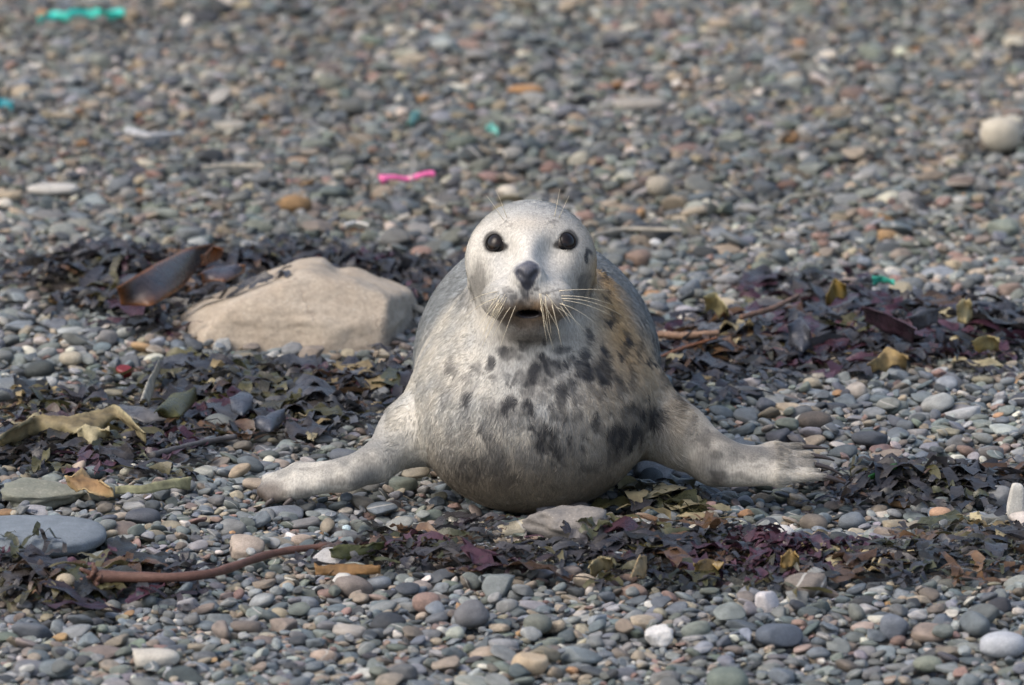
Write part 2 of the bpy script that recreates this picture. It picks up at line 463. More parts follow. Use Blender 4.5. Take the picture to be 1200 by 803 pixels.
def seal_colour(p, n):
    px, py = to_px(p)
    front = sstep(.35, -.15, n[:, 1])
    nA = fbm(p, 26, 1, 3); nB = fbm(p, 90, 2, 2); nC = noise3(p * np.array([1, 1, .35]), 260, 9)
    cream = np.array([.51, .485, .425]); grey = np.array([.30, .31, .305]); dark = np.array([.024, .025, .029]); back = np.array([.215, .232, .236])
    c = cream + (grey - cream) * np.clip(.15 + (nA - .45) * 1.9, 0, .85)[:, None]
    # left breast greyer white, right breast warmer, with the shade of that side painted in
    warm = sstep(640, 720, px) * front * sstep(600, 420, py)
    c = c + (np.array([.36, .285, .19]) - c) * (warm * .85)[:, None]
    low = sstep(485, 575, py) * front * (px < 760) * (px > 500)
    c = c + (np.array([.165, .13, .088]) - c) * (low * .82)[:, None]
    mott = sstep(.47, .60, fbm(p * np.array([1, 1, .55]), 62, 51, 3)) * front * np.exp(-(((px - 620) / 105) ** 2 + ((py - 485) / 72) ** 2) ** 2)
    c = c + (np.array([.14, .14, .138]) - c) * (mott * .55)[:, None]
    # grey back and crown
    b = sstep(.10, .26, p[:, 1] + .10 * (n[:, 2] - .2) + (nA - .5) * .09)
    b = b * sstep(-.75, -.1, n[:, 2] + .3) * (1 - ((p[:, 2] < .09) & (p[:, 1] < .25)))
    crown = sstep(274, 240, py + (nA - .5) * 26) * (p[:, 2] > .25)
    b = np.maximum(b, crown * .80)
    c = c + (back * (1 + (nB - .5) * .5)[:, None] - c) * (b * .95)[:, None]
    # pale saddle of the left flank
    # face
    hd = (p[:, 2] > .22) & (p[:, 1] < .10)
    face = np.exp(-(((px - 620) / 62) ** 2 + ((py - 300) / 52) ** 2) * 1.1) * hd * front
    c = c + (np.array([.58, .56, .51]) - c) * (face * .75)[:, None]
    brow = np.exp(-(((px - 622) / 40) ** 2 + ((py - 262) / 10) ** 2)) * hd
    c = c + (np.array([.52, .46, .37]) - c) * (brow * .5)[:, None]
    muz = np.exp(-(((px - 620) / (37 + 8 * (nA - .5))) ** 2 + ((py - 371 + 9 * (nB - .5)) / 22) ** 2) ** 1.5) * hd
    c = c + (np.array([.070, .040, .020]) - c) * (muz * .90)[:, None]  # brown fur round the mouth, with the chin's shade painted in
    pad = np.exp(-(((px - 620) / 46) ** 2 + ((py - 364 + 10 * (nB - .5)) / 13) ** 2) ** 1.5) * hd * front
    c = c + (np.array([.19, .120, .06]) - c) * (pad * .70)[:, None]
    jaw = (np.exp(-(((px - 566) / 13) ** 2 + ((py - 338) / 28) ** 2)) + np.exp(-(((px - 680) / 13) ** 2 + ((py - 340) / 28) ** 2))) * hd
    c = c + (np.array([.24, .225, .19]) - c) * (jaw * .5).clip(0, 1)[:, None]
    chin = np.exp(-(((px - 624) / 48) ** 2 + ((py - 398) / 9) ** 2)) * front
    c = c + (np.array([.10, .08, .06]) - c) * (chin * .65)[:, None]  # shadow under the chin, painted into the coat colour
    # rusty stain down the side of the neck
    ax = 697 + (py - 300) * .30
    st = np.exp(-((px - ax - 3) / (11 + (py - 300).clip(0) * .09)) ** 2) * sstep(292, 318, py) * sstep(470, 380, py) * sstep(.6, .2, n[:, 1]) * (p[:, 1] < .22)
    c = c + (np.array([.46, .30, .13]) - c) * (st * (.55 + .5 * nA))[:, None].clip(0, .85)
    # dark spots, broken up along the lie of the hair
    wob = np.stack([fbm(p, 55, 4, 2) - .5, fbm(p, 55, 8, 2) - .5], 1)
    qx = px + wob[:, 0] * 17; qy = py + wob[:, 1] * 20
    s = np.zeros(len(p))
    for x, y, rx, ry, w in SPOTS:
        d = np.sqrt(((qx - x) / (rx * 1.12)) ** 2 + ((qy - y) / (ry * 1.12)) ** 2)
        s = np.maximum(s, w * sstep(1.22, .58, d))
    s = s * front * (.76 + .40 * nC) * (.68 + .65 * noise3(p * np.array([1, 1, .45]), 105, 61)).clip(0, 1.1) * (p[:, 1] < .35)
    sp = sstep(.60, .74, fbm(p, 34, 12, 2)) * sstep(.0, .25, p[:, 1]) * .55           # small dapples on the flanks
    s = np.maximum(s, sp * sstep(.7, .2, n[:, 2]))
    pads = sstep(.50, .64, noise3(p, 190, 21)) * np.exp(-(((px - 620) / 40) ** 2 + ((py - 345) / 13) ** 2) ** 2) * hd * .7
    s = np.maximum(s, pads)
    br = sstep(.60, .72, noise3(p, 210, 5)) * (np.exp(-(((px - 594) / 13) ** 2 + ((py - 260) / 7) ** 2)) + np.exp(-(((px - 650) / 13) ** 2 + ((py - 258) / 7) ** 2))) * hd * .5
    s = np.maximum(s, br)
    c = c + (dark - c) * s.clip(0, .95)[:, None]
    c = c * (.90 + .22 * nB)[:, None]
    # eye rims
    for ex, ey in ((578, 284), (666, 282)):
        d = np.sqrt((px - ex) ** 2 + (py - ey) ** 2)
        inn = 1 if ex < 620 else -1
        dd = np.minimum(np.hypot((px - ex) * 1.06, py - ey), np.hypot((px - ex - inn * 9) / 1.1, (py - ey - 5) / .7) + 5)
        k = sstep(15.0, 10.8, dd + (nB - .5) * 2) * hd * (p[:, 1] < .02)
        c = c + (np.array([.018, .016, .016]) - c) * (k * .97)[:, None]
        k2 = np.exp(-((np.hypot((px - ex - (8 if ex < 620 else -8)) / 1.3, py - ey) - 12) / 5) ** 2) * hd * (p[:, 1] < 0) * .15
        c = c + (np.array([.33, .31, .27]) - c) * k2[:, None]
    # bare skin: nose leather, lips
    nd = np.sqrt(((px - 618) / np.where(py < 320, 16.5, 16.5 - (py - 320).clip(0, 24) * .45)) ** 2 + ((py - 321) / np.where(py < 321, 15.5, 20)) ** 2)
    nose = sstep(1.10, .86, nd + (nB - .5) * .35) * hd * (p[:, 1] < -.08)
    phil = np.exp(-((px - 618) / 2.6) ** 2) * sstep(330, 334, py) * sstep(352, 346, py) * hd
    nose = np.maximum(nose, phil * .9)
    nc = np.array([.040, .043, .054]) + (np.array([.115, .118, .140]) - np.array([.040, .043, .054])) * (sstep(324, 308, py) * (.4 + nA))[:, None]  # lighter top: wet sheen of the nose painted into its colour
    c = c + (nc - c) * nose[:, None]
    lip = sstep(1.25, .85, np.sqrt(((px - 620) / 17) ** 2 + ((py - 368) / 5.5) ** 2)) * hd * (p[:, 1] < -.05)
    c = c + (np.array([.018, .014, .014]) - c) * lip[:, None]
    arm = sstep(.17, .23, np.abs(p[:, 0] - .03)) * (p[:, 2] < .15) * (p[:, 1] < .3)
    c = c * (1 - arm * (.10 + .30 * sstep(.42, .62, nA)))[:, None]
    # flipper tips: darker bare toes on the left one, straw hair on the right
    lt = sstep(345, 318, px + (nA - .5) * 20) * (p[:, 2] < .1) * sstep(555, 574, py)
    c = c + (np.array([.060, .045, .036]) - c) * (lt * .92)[:, None]
    bare = np.clip(nose + lip + lt * .7, 0, 1)
    return c.clip(.01, .9), bare
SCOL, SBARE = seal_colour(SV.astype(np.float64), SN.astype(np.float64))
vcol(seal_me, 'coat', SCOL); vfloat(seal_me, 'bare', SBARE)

def seal_material():
    m = NT('seal_coat'); a = m.attr('coat'); b = m.attr('bare')
    tc = m.add('ShaderNodeTexCoord')
    mp = m.add('ShaderNodeMapping'); mp.inputs['Scale'].default_value = (1, 1, .28); m.link(tc.outputs['Object'], mp.inputs[0])
    n = m.noise(420, 3, mp.outputs[0])
    r = m.ramp(n.outputs[0], [(.3, .72), (.7, 1.22)])
    c = m.mix(1.0, a.outputs['Color'], r.outputs[0], 'MULTIPLY')
    ro = m.add('ShaderNodeMapRange'); m.link(b.outputs['Fac'], ro.inputs[0]); ro.inputs[3].default_value = .75; ro.inputs[4].default_value = .34
    m.set(Base_Color=c, Roughness=ro.outputs[0], Specular_IOR_Level=.35); m.bump(n.outputs[0], .5, .0012)
    return m.m
def plain(name, col, rough=.5, spec=.5, **kw):
    m = NT(name); m.set(Base_Color=col, Roughness=rough, Specular_IOR_Level=spec, **kw); return m.m

seal = empty('grey_seal', (0.03, .2, 0))
tag(seal, 'young grey seal with dark-spotted pale chest, propped on its fore flippers on the shingle', 'seal')
def seal_part(name, me, mat): return under(obj(name, me, mat), seal)
body = seal_part('body', seal_me, seal_material())

# eyes
def eye_material():
    m = NT('seal_eye'); tc = m.add('ShaderNodeTexCoord')
    g = m.add('ShaderNodeSeparateXYZ'); m.link(tc.outputs['Object'], g.inputs[0])
    d = m.math('SQRT', m.math('ADD', m.math('POWER', g.outputs[0], 2.0), m.math('POWER', g.outputs[2], 2.0)))
    r = m.ramp(d, [(.0062, (.004, .004, .005)), (.0075, (.022, .014, .010)), (.0105, (.012, .009, .008))])
    m.set(Base_Color=r.outputs[0], Roughness=.06, Specular_IOR_Level=.28); return m.m
M_EYE = eye_material(); M_LID = plain('eyelid_skin', (.012, .011, .011), .85, .15)
for ex, ey in ((578, 284), (666, 282)):
    p, n = seal_hit(ex, ey)
    nn = np.mean([seal_hit(ex + 11 * math.cos(q), ey + 11 * math.sin(q))[1] for q in np.arange(0, 6.2, .7)], 0); nn /= np.linalg.norm(nn)
    v, f = ICO4
    me = mesh_np('eye', v * np.array([.0168, .0190, .0190]), f)
    o = seal_part('eye', me, M_EYE); o.location = Vector(p - nn * .0148) - Vector(seal.location)
    # rim of the lids
    th = np.linspace(0, 2 * math.pi, 40, endpoint=False); ph = np.linspace(0, 2 * math.pi, 8, endpoint=False)
    T, Q = np.meshgrid(th, ph, indexing='ij')
    rr = .0118 + .0016 * np.cos(Q)
    n2 = nn
    M = rotm(0, n2)
    L = np.stack([rr * np.cos(T) * .93, rr * np.sin(T), .0016 * np.sin(Q)], -1).reshape(-1, 3) @ M.T
    ii = np.arange(320).reshape(40, 8)
    fq = np.stack([ii, np.roll(ii, -1, 0), np.roll(np.roll(ii, -1, 0), -1, 1), np.roll(ii, -1, 1)], -1).reshape(-1, 4)
    lid = obj('eyelid', mesh_np('eyelid', L, fq), M_LID, o); lid.location = Vector(nn * .0138)

def tube(path, rad, sides=6, flat=1.0):
    path = np.asarray(path, float); n = len(path); rad = np.broadcast_to(rad, (n,))
    t = np.gradient(path, axis=0); t /= np.linalg.norm(t, axis=1)[:, None] + 1e-9
    ref = np.array([0, 0, 1.0]) if abs(t[:, 2]).mean() < .8 else np.array([1.0, 0, 0])
    u = np.cross(t, ref); u /= np.linalg.norm(u, axis=1)[:, None] + 1e-9; w = np.cross(u, t)
    a = np.linspace(0, 2 * math.pi, sides, endpoint=False)
    V = path[:, None] + rad[:, None, None] * (np.cos(a)[None, :, None] * u[:, None] + flat * np.sin(a)[None, :, None] * w[:, None])
    ii = np.arange(n * sides).reshape(n, sides)
    F = np.stack([ii[:-1], np.roll(ii[:-1], -1, 1), np.roll(ii[1:], -1, 1), ii[1:]], -1).reshape(-1, 4)
    V = np.concatenate([V.reshape(-1, 3), path[:1], path[-1:]]); k = n * sides
    c0 = np.array([[k, (j + 1) % sides, j, k] for j in range(sides)]); c1 = np.array([[k + 1, ii[-1, j], ii[-1, (j + 1) % sides], k + 1] for j in range(sides)])
    return V, np.concatenate([F, np.concatenate([c0, c1])[:, :4]])
def tube_mesh(name, path, rad, sides=8, flat=1.0):
    V, F = tube(path, rad, sides, flat)
    me = bpy.data.meshes.new(name)
    me.from_pydata(V.tolist(), [], [list(dict.fromkeys(q)) for q in F.tolist()]); me.update()
    me.polygons.foreach_set('use_smooth', np.ones(len(me.polygons), bool)); return me
def bez(a, b, c, n=10):
    t = np.linspace(0, 1, n)[:, None]; a, b, c = (np.asarray(x, float) for x in (a, b, c))
    return (1 - t) ** 2 * a + 2 * t * (1 - t) * b + t * t * c
# claws of the flipper spread on the stones
M_CLAW = plain('claw_horn', (.055, .045, .042), .45)
for (b, c), ln, dn in zip(RTIPS, (34, 32, 38, 34, 28), (2, 6, 14, 10, 8)):
    s = P(c[0] - 10, c[1], c[2]); e = P(c[0] + ln, c[1] + dn, c[2]); mid = P(c[0] + ln * .5, c[1] - 1, c[2])
    seal_part('claw', tube_mesh('claw', bez(s, mid, e, 8), np.linspace(.0052, .0012, 8), 8), M_CLAW)
for px_, py_, y_ in ((309, 568, .014), (304, 578, -.004), (312, 588, -.02), (334, 588, -.03)):
    s = P(px_ + 9, py_ - 3, y_); e = P(px_ - 4, py_ + 16, y_)
    seal_part('claw', tube_mesh('claw', bez(s, P(px_ - 4, py_ + 3, y_), e, 8), np.linspace(.0044, .0012, 8), 8), M_CLAW)

# whiskers and brow hairs, thin curved tubes
M_WHISK = plain('whisker_horn', (.72, .64, .47), .35)
def whisk(px, py, dx, dy, fw, droop, r0=.00042):
    p, n = seal_hit(px, py)
    if p is None: return
    s = scale_at(p)
    e = p + np.array([dx / s, fw, -dy / s]); mid = (p + e) / 2 + np.array([0, -.006, droop / s])
    seal_part('whisker', tube_mesh('whisker', bez(p, mid, e, 9), np.linspace(r0, r0 * .25, 9), 4), M_WHISK)
rw = random.Random(4)
for i in range(16):                                  # left pad
    px, py = rw.uniform(580, 606), rw.uniform(343, 362)
    k = (606 - px) / 26
    whisk(px, py, -rw.uniform(2, 20) - 16 * k, rw.uniform(22, 52), -.008, rw.uniform(2, 8))
for i in range(12):
    px, py = rw.uniform(632, 660), rw.uniform(343, 362)
    whisk(px, py, rw.uniform(2, 26), rw.uniform(22, 50), -.008, rw.uniform(2, 8))
for px, py, dx, dy, dr in ((655, 341, 60, 2, 4), (658, 347, 62, 14, 8), (660, 352, 58, 22, 8), (656, 356, 48, 32, 10), (658, 350, 70, 22, 12), (652, 360, 38, 36, 8), (584, 342, -34, 14, 6), (582, 350, -36, 24, 8)):
    whisk(px, py, dx, dy, .015, dr, .0005)
whisk(594, 255, -13, -34, -.005, 3, .0005); whisk(590, 258, -20, -30, -.005, 3, .0004); whisk(650, 254, 6, -34, -.005, 2, .0005); whisk(655, 256, 12, -28, -.005, 2, .0004)

# short coat hair
def make_fur(n):
    tv = SV.astype(np.float64); T = tri
    a, b, c = tv[T[:, 0]], tv[T[:, 1]], tv[T[:, 2]]
    ar = np.linalg.norm(np.cross(b - a, c - a), axis=1) / 2
    cen = (a + b + c) / 3
    w = ar * np.where(cen[:, 1] < .4, 1.0, .35) * np.where((SN[T[:, 0], 1] > .5) & (cen[:, 1] < .25), .4, 1)
    w = w * (1 - SBARE[T[:, 0]]).clip(0, 1)
    k = RNG.choice(len(T), n, p=w / w.sum())
    u = np.sqrt(RNG.random(n)); v = RNG.random(n)
    p = (1 - u)[:, None] * a[k] + (u * (1 - v))[:, None] * b[k] + (u * v)[:, None] * c[k]
    nr = SN[T[k, 0]].astype(np.float64)
    col, bare = seal_colour(p, nr)
    px, py = to_px(p)
    eyed = np.minimum(np.hypot(px - 578, py - 284), np.hypot(px - 666, py - 282))
    nosed = np.hypot((px - 618) / 1.1, py - 322)
    keep = (bare < .3) & ~(((eyed < 13) | (nosed < 17)) & (p[:, 1] < .03))
    p, nr, col, px, py = p[keep], nr[keep], col[keep], px[keep], py[keep]; n = len(p)
    nose = at_y(618, 318, -.15)
    hd = sstep(.24, .13, np.linalg.norm(p - nose, axis=1))
    d = p - nose; d /= np.linalg.norm(d, axis=1)[:, None]
    fl = np.stack([(p[:, 0] - .03) * 1.5, .35 + 0 * p[:, 0], -.9 + .0 * p[:, 0]], 1)
    bk = sstep(.15, .4, p[:, 1])[:, None]; fl = fl * (1 - bk) + np.array([0, 1., -.15]) * bk
    fp = sstep(.16, .24, np.abs(p[:, 0] - .03))[:, None] * (p[:, 2] < .14)[:, None]
    fl = fl * (1 - fp) + np.stack([np.sign(p[:, 0] - .03), 0 * p[:, 0], -.15 + 0 * p[:, 0]], 1) * fp
    fl = fl * (1 - hd)[:, None] + d * hd[:, None]
    cl = np.stack([noise3(p, 150, s) - .5 for s in (31, 32, 33)], 1)
    fl = fl + cl * 1.3 * (1 - .6 * hd)[:, None] + RNG.normal(size=(n, 3)) * .16
    fl = fl - nr * (fl * nr).sum(1)[:, None]; fl /= np.linalg.norm(fl, axis=1)[:, None] + 1e-9
    ln = (.0105 - .0055 * hd) * RNG.uniform(.6, 1.25, n)
    ln = ln * np.where(fp[:, 0] > .5, .32, 1)
    rag = (np.hypot((px - 790) / 26, (py - 500) / 34) < 1) & (nr[:, 1] < .3)     # loose hair at the arm pit
    ln = np.where(rag, ln * 1.7, ln)
    toe = (px > 905) & (p[:, 2] < .1); ln = np.where(toe, .009, ln)
    lift = RNG.uniform(.14, .34, n) * np.where(rag, 1.5, 1)
    pts = np.empty((n, 4, 3))
    for j, t in enumerate((0, .33, .66, 1)):
        pts[:, j] = p - nr * .0006 + fl * (ln * t)[:, None] + nr * (ln * lift * (t * 1.15 - .75 * t * t))[:, None]
    hc = bpy.data.hair_curves.new('fur')
    hc.add_curves([4] * n)
    hc.attributes['position'].data.foreach_set('vector', pts.astype(np.float32).ravel())
    ra = hc.attributes.get('radius') or hc.attributes.new('radius', 'FLOAT', 'POINT')
    r = np.tile(np.array([.00030, .00030, .00022, .00006]), n) ; ra.data.foreach_set('value', r.astype(np.float32))
    cv = col * RNG.uniform(.78, 1.25, n)[:, None] * (.84 + .34 * noise3(p, 170, 77))[:, None]
    ca = hc.attributes.new('coat', 'FLOAT_COLOR', 'CURVE'); ca.data.foreach_set('color', np.concatenate([cv.clip(.01, .92), np.ones((n, 1))], 1).astype(np.float32).ravel())
    m = NT('seal_fur'); at = m.attr('coat'); m.set(Base_Color=at.outputs['Color'], Roughness=.55, Specular_IOR_Level=.25)
    hc.materials.append(m.m)
    o = bpy.data.objects.new('fur', hc); COL.objects.link(o); under(o, seal); o['kind'] = 'stuff'
make_fur(230000)

# ---------------------------------------------------------------- distinct stones, set first so that the shingle banks up round them
def stone_material(name, c1, c2, scale=30, crack=False, speck=0.0, rough=.8):
    m = NT(name); tc = m.add('ShaderNodeTexCoord'); v = tc.outputs['Object']
    n = m.noise(scale, 5, v, .6); f = m.noise(scale * 9, 3, v, .7)
    r = m.ramp(n.outputs[0], [(.3, c2), (.68, c1)]); c = r.outputs[0]
    g = m.ramp(f.outputs[0], [(.3, .78), (.7, 1.18)]); c = m.mix(1.0, c, g.outputs[0], 'MULTIPLY')
    h = m.math('ADD', m.math('MULTIPLY', n.outputs[0], .8), m.math('MULTIPLY', f.outputs[0], .35))
    if speck:
        vo = m.add('ShaderNodeTexVoronoi'); vo.inputs['Scale'].default_value = 160; m.link(v, vo.inputs['Vector'])
        k = m.ramp(vo.outputs['Distance'], [(.12, 1.0), (.22, 0.0)])
        pick = m.ramp(m.noise(60, 2, v).outputs[0], [(.5, 0.0), (.62, 1.0)])
        c = m.mix(m.math('MULTIPLY', m.math('MULTIPLY', k.outputs[0], pick.outputs[0]), speck), c, (.66, .62, .54))
    if crack:
        n2 = m.noise(7, 4, v, .65)
        d = m.math('ABSOLUTE', m.math('SUBTRACT', n2.outputs[0], .5))
        k = m.ramp(d, [(.0, 1.0), (.012, 0.0)])
        pk = m.ramp(m.noise(9, 2, v).outputs[0], [(.48, 0.0), (.6, 1.0)])
        kk = m.math('MULTIPLY', k.outputs[0], pk.outputs[0])
        c = m.mix(m.math('MULTIPLY', kk, .35), c, (.16, .12, .09))
        h = m.math('SUBTRACT', h, m.math('MULTIPLY', kk, .3))
    m.set(Base_Color=c, Roughness=rough, Specular_IOR_Level=.3); m.bump(h, .6, .004)
    return m.m

def boulder():
    xs = np.arange(-.56, -.14, .0032); ys = np.arange(.94, 1.52, .0045); zs = np.arange(-.07, .20, .0030)
    f = Field(xs, ys, zs)
    y0 = 1.22
    def q(px, py, y=y0): return at_y(px, py, y)
    f.ell(q(325, 395, 1.20), (.165, .21, .110), .03)
    f.ell(q(360, 380, 1.22), (.130, .19, .105), .03)
    f.ell(q(428, 392, 1.20), (.100, .19, .100), .03)
    f.ell(q(400, 405, 1.14), (.12, .14, .06), .03)
    def plane(p, nrm, k=.012):                       # dressed faces
        nrm = np.array(nrm, float); nrm /= np.linalg.norm(nrm)
        d = (nrm[0] * (xs[:, None, None] - p[0]) + nrm[1] * (ys[None, :, None] - p[1]) + nrm[2] * (zs[None, None, :] - p[2])).astype(np.float32)
        h = np.maximum(k - np.abs(f.F - d), 0) / k; f.F = np.maximum(f.F, d) + h * h * k * .25
    plane(q(340, 390, 1.05), (-.05, -1, .30), .006)  # front
    plane(q(440, 390, 1.07), (.35, -1, .20), .006)
    plane(q(285, 345, 1.15), (-.42, .08, 1), .008)  # long left slope
    plane(q(240, 368, 1.15), (-.95, -.15, 1), .008)
    plane(q(365, 316, 1.14), (.08, .10, 1), .006)   # crest
    plane(q(436, 338, 1.15), (.36, .08, 1), .008)   # right slope
    plane(q(335, 345, 1.08), (-.12, -.80, 1), .006)  # bevel above the front
    plane(q(440, 358, 1.10), (.25, -.85, 1), .006)
    plane(q(458, 372, 1.12), (1, -.2, .12), .010)
    plane(q(221, 395, 1.12), (-1, -.3, .2), .010)
    f.cone(q(401, 312, 1.00), q(397, 308, 1.45), .007, .007, .030, sub=True)        # saddle in the crest
    f.cone(q(236, 362, 1.03), q(330, 347, 1.00), .003, .005, .014, sub=True)
    f.cone(q(330, 347, 1.00), q(392, 340, 1.00), .005, .003, .014, sub=True)
    f.cone(q(284, 398, 1.00), q(286, 420, 1.00), .004, .003, .008, sub=True)
    f.cone(q(458, 408, 1.03), q(490, 404, 1.12), .020, .020, .02, sub=True)
    X, Y, Z = np.meshgrid(xs, ys, zs, indexing='ij'); p = np.stack([X, Y, Z], -1)
    near = np.abs(f.F) < .03
    d = (fbm(p[near], 12, 3, 5) - .5) * .011 + np.abs(fbm(p[near] * np.array([.5, .5, 1.6]), 34, 9, 3) - .5) * -.010
    f.F[near] += d
    V, F = f.mesh()
    c = np.array([*q(350, 400)[:2], 0.0])
    o = obj('boulder', mesh_np('boulder', V - c, F), stone_material('boulder_sandstone', (.43, .37, .29), (.32, .265, .20), 16, True, .6))
    o.location = c
    tag(o, 'large tan sandstone boulder with a notched crest lying among dark wrack', 'boulder')
    # raise the height map where it lies
    V2 = V[V[:, 2] > -.03]
    i = ((V2[:, 0] - GX0) / CELL).astype(int); j = ((V2[:, 1] - GY0) / CELL).astype(int)
    for di in (0, 1, 2):
        for dj in (0, 1, 2): np.maximum.at(H, (i + di - 1, j + dj - 1), V2[:, 2])
boulder()

ST = [  # px, py of the centre, width and height in the picture, depth ratio, colour, second colour, power, cuts, label
 (1173,157,50,42,.9,(.50,.46,.37),(.43,.39,.31),2.2,0,'smooth rounded cream cobble, by far the biggest pale stone on the upper beach'),
 (773,215,32,26,.9,(.34,.31,.25),(.27,.24,.19),2.2,0,'rounded buff cobble standing upright on the shingle behind the head of the seal'),
 (750,117,66,17,.7,(.32,.30,.26),(.25,.23,.20),2.6,2,'long flat beige slab on the upper beach'),
 (615,102,44,15,.6,(.42,.24,.11),(.30,.17,.08),2.4,3,'flat orange-brown stone with a ragged edge on the upper beach'),
 (955,488,42,23,.8,(.13,.11,.095),(.09,.08,.07),2.4,0,'dark brown oval pebble above the spread flipper'),
 (913,621,38,24,.8,(.62,.60,.56),(.50,.48,.45),2.3,0,'flat white oval pebble beside purple weed'),
 (900,702,30,28,.8,(.56,.54,.54),(.46,.44,.44),4.0,2,'white oblong tablet of stone with squared corners'),
 (1175,750,54,32,.8,(.44,.46,.48),(.34,.36,.39),2.3,0,'large smooth pale grey cobble on the lower shingle'),
 (853,794,50,34,.9,(.17,.20,.17),(.12,.145,.125),2.5,1,'big olive-grey cobble with a pointed top'),
 (178,764,66,24,.7,(.53,.50,.43),(.42,.39,.33),2.4,2,'long cream stone with a chipped upper edge'),
 (622,772,46,30,.8,(.46,.38,.27),(.38,.29,.19),2.5,3,'cream and rust angular cobble on the lower shingle'),
 (773,739,36,26,.8,(.64,.63,.60),(.50,.49,.47),2.3,5,'angular lump of white quartz on the lower shingle'),
 (46,574,104,36,.8,(.25,.25,.20),(.16,.17,.135),2.3,3,'lumpy green-grey rock with yellow patches beside a wrinkled tan weed'),
 (40,619,170,46,.9,(.20,.23,.255),(.14,.165,.185),2.8,1,'broad flat blue-grey slab below the green-grey rock'),
 (662,611,104,44,.7,(.27,.245,.215),(.15,.145,.14),2.0,6,'rough peaked conglomerate rock right under the chest of the seal'),
 (12,452,58,28,.8,(.17,.19,.20),(.13,.145,.155),2.3,0,'blue-grey cobble at the end of the wrack line left of the boulder'),
 (83,414,28,17,.8,(.42,.38,.29),(.34,.30,.23),2.2,0,'cream oval pebble left of the boulder, close to a red cap'),
 (61,327,34,20,.8,(.33,.30,.22),(.26,.23,.17),2.2,0,'buff oval pebble beside the fan of dark wrack'),
 (1102,594,26,15,.8,(.45,.29,.19),(.37,.23,.15),2.2,0,'orange-pink oval pebble right of the spread flipper'),
 (914,738,58,28,.8,(.105,.125,.155),(.08,.095,.115),2.5,1,'long slate-blue cobble on the lower shingle'),
 (1049,731,36,32,.8,(.15,.17,.20),(.12,.135,.155),3.0,2,'squarish blue-grey cobble on the lower shingle'),
 (1087,770,34,19,.8,(.22,.24,.19),(.17,.185,.15),2.2,0,'smooth olive oval pebble on the lower shingle'),
 (167,600,42,22,.8,(.10,.11,.125),(.08,.085,.1),2.4,3,'dark slate wedge-shaped pebble near the curled tip of a flipper'),
 (405,527,40,18,.8,(.12,.135,.155),(.095,.105,.12),2.4,1,'flat slate pebble behind the forearm of the tucked flipper'),
 (62,216,62,15,.6,(.50,.48,.43),(.40,.38,.34),2.4,1,'long whitish arched stone on the upper beach'),
 (1190,588,22,46,.6,(.58,.57,.52),(.44,.43,.39),4.0,1,'upright whitish slab of stone at the end of a wrack line'),
 (48,665,0,0,0,0,0,0,0,''),
 (77,675,24,20,.9,(.40,.34,.24),(.30,.25,.18),2.1,0,'round buff pebble beside the holdfast of the kelp stalk'),
 (605,660,0,0,0,0,0,0,0,''),
 (500,700,34,24,.8,(.27,.19,.16),(.22,.155,.13),2.3,0,'rounded pinkish-brown cobble on the lower shingle'),
 (630,725,34,24,.8,(.17,.18,.155),(.13,.14,.12),2.3,0,'round green-grey cobble on the lower shingle'),
 (415,662,36,20,.8,(.27,.29,.24),(.21,.22,.18),2.4,1,'pale green-grey pebble just below the tip of the kelp stalk'),
]
def ico_stone(seed, power, cuts, rough):
    return pebble_mesh('stone', seed, power, rough, cuts, ICO4)
for i, (px, py, w, h, dr, c1, c2, pw, cuts, lab) in enumerate(ST):
    if not w: continue
    g = at_z(px, py + h * .30, 0.0); s = scale_at(g)
    a = w / s / 2; hh = h / s / 2
    b = a * dr
    # seen height is sqrt((c cos e)^2 + (b sin e)^2)
    e = math.atan2(CAM[2], g[1] - CAM[1])
    c = math.sqrt(max((hh ** 2 - (b * math.sin(e)) ** 2), (hh * .45) ** 2)) / math.cos(e)
    lump = cuts >= 5 or 'lumpy' in lab
    me = ico_stone(300 + i, pw, cuts, .22 if lump else .09)
    v = np.empty(len(me.vertices) * 3, np.float32); me.vertices.foreach_get('co', v); v = v.reshape(-1, 3)
    if lump: v = v * (1 + (fbm(v, 2.6, i, 3) - .5) * .45)[:, None]
    v = v * np.array([a, b, c]); me.vertices.foreach_set('co', v.ravel()); me.update()
    zc = at_y(px, py, g[1])[2]
    if zc - c > -.012: zc = c - .012                   # sits in the shingle
    o = obj('stone', me, stone_material('stone_%d' % i, c1, c2, 45 if not lump else 28, False, .25 if lump else 0, .75))
    o.location = (g[0], g[1], zc); yw = 0.0 if h > w or 'slab' in lab else random.uniform(-.2, .2); o.rotation_euler = (0, 0, yw)
    o.name = {'boulder': 'boulder'}.get(lab, 'pebble' if 'pebble' in lab else 'cobble' if 'cobble' in lab else 'rock' if 'rock' in lab else 'stone')
    tag(o, lab, 'pebble' if 'pebble' in lab else 'cobble' if 'cobble' in lab else 'rock' if 'rock' in lab else 'stone')
    M = rotm(yw, (0, 0, 1)); ft = foot(g[0], g[1], M, np.array([a, b, c]))
    if ft: sl, ok, lo, hi = ft; hm = H[sl]; np.maximum(hm, np.where(ok, hi + zc + .03, -9), out=hm)

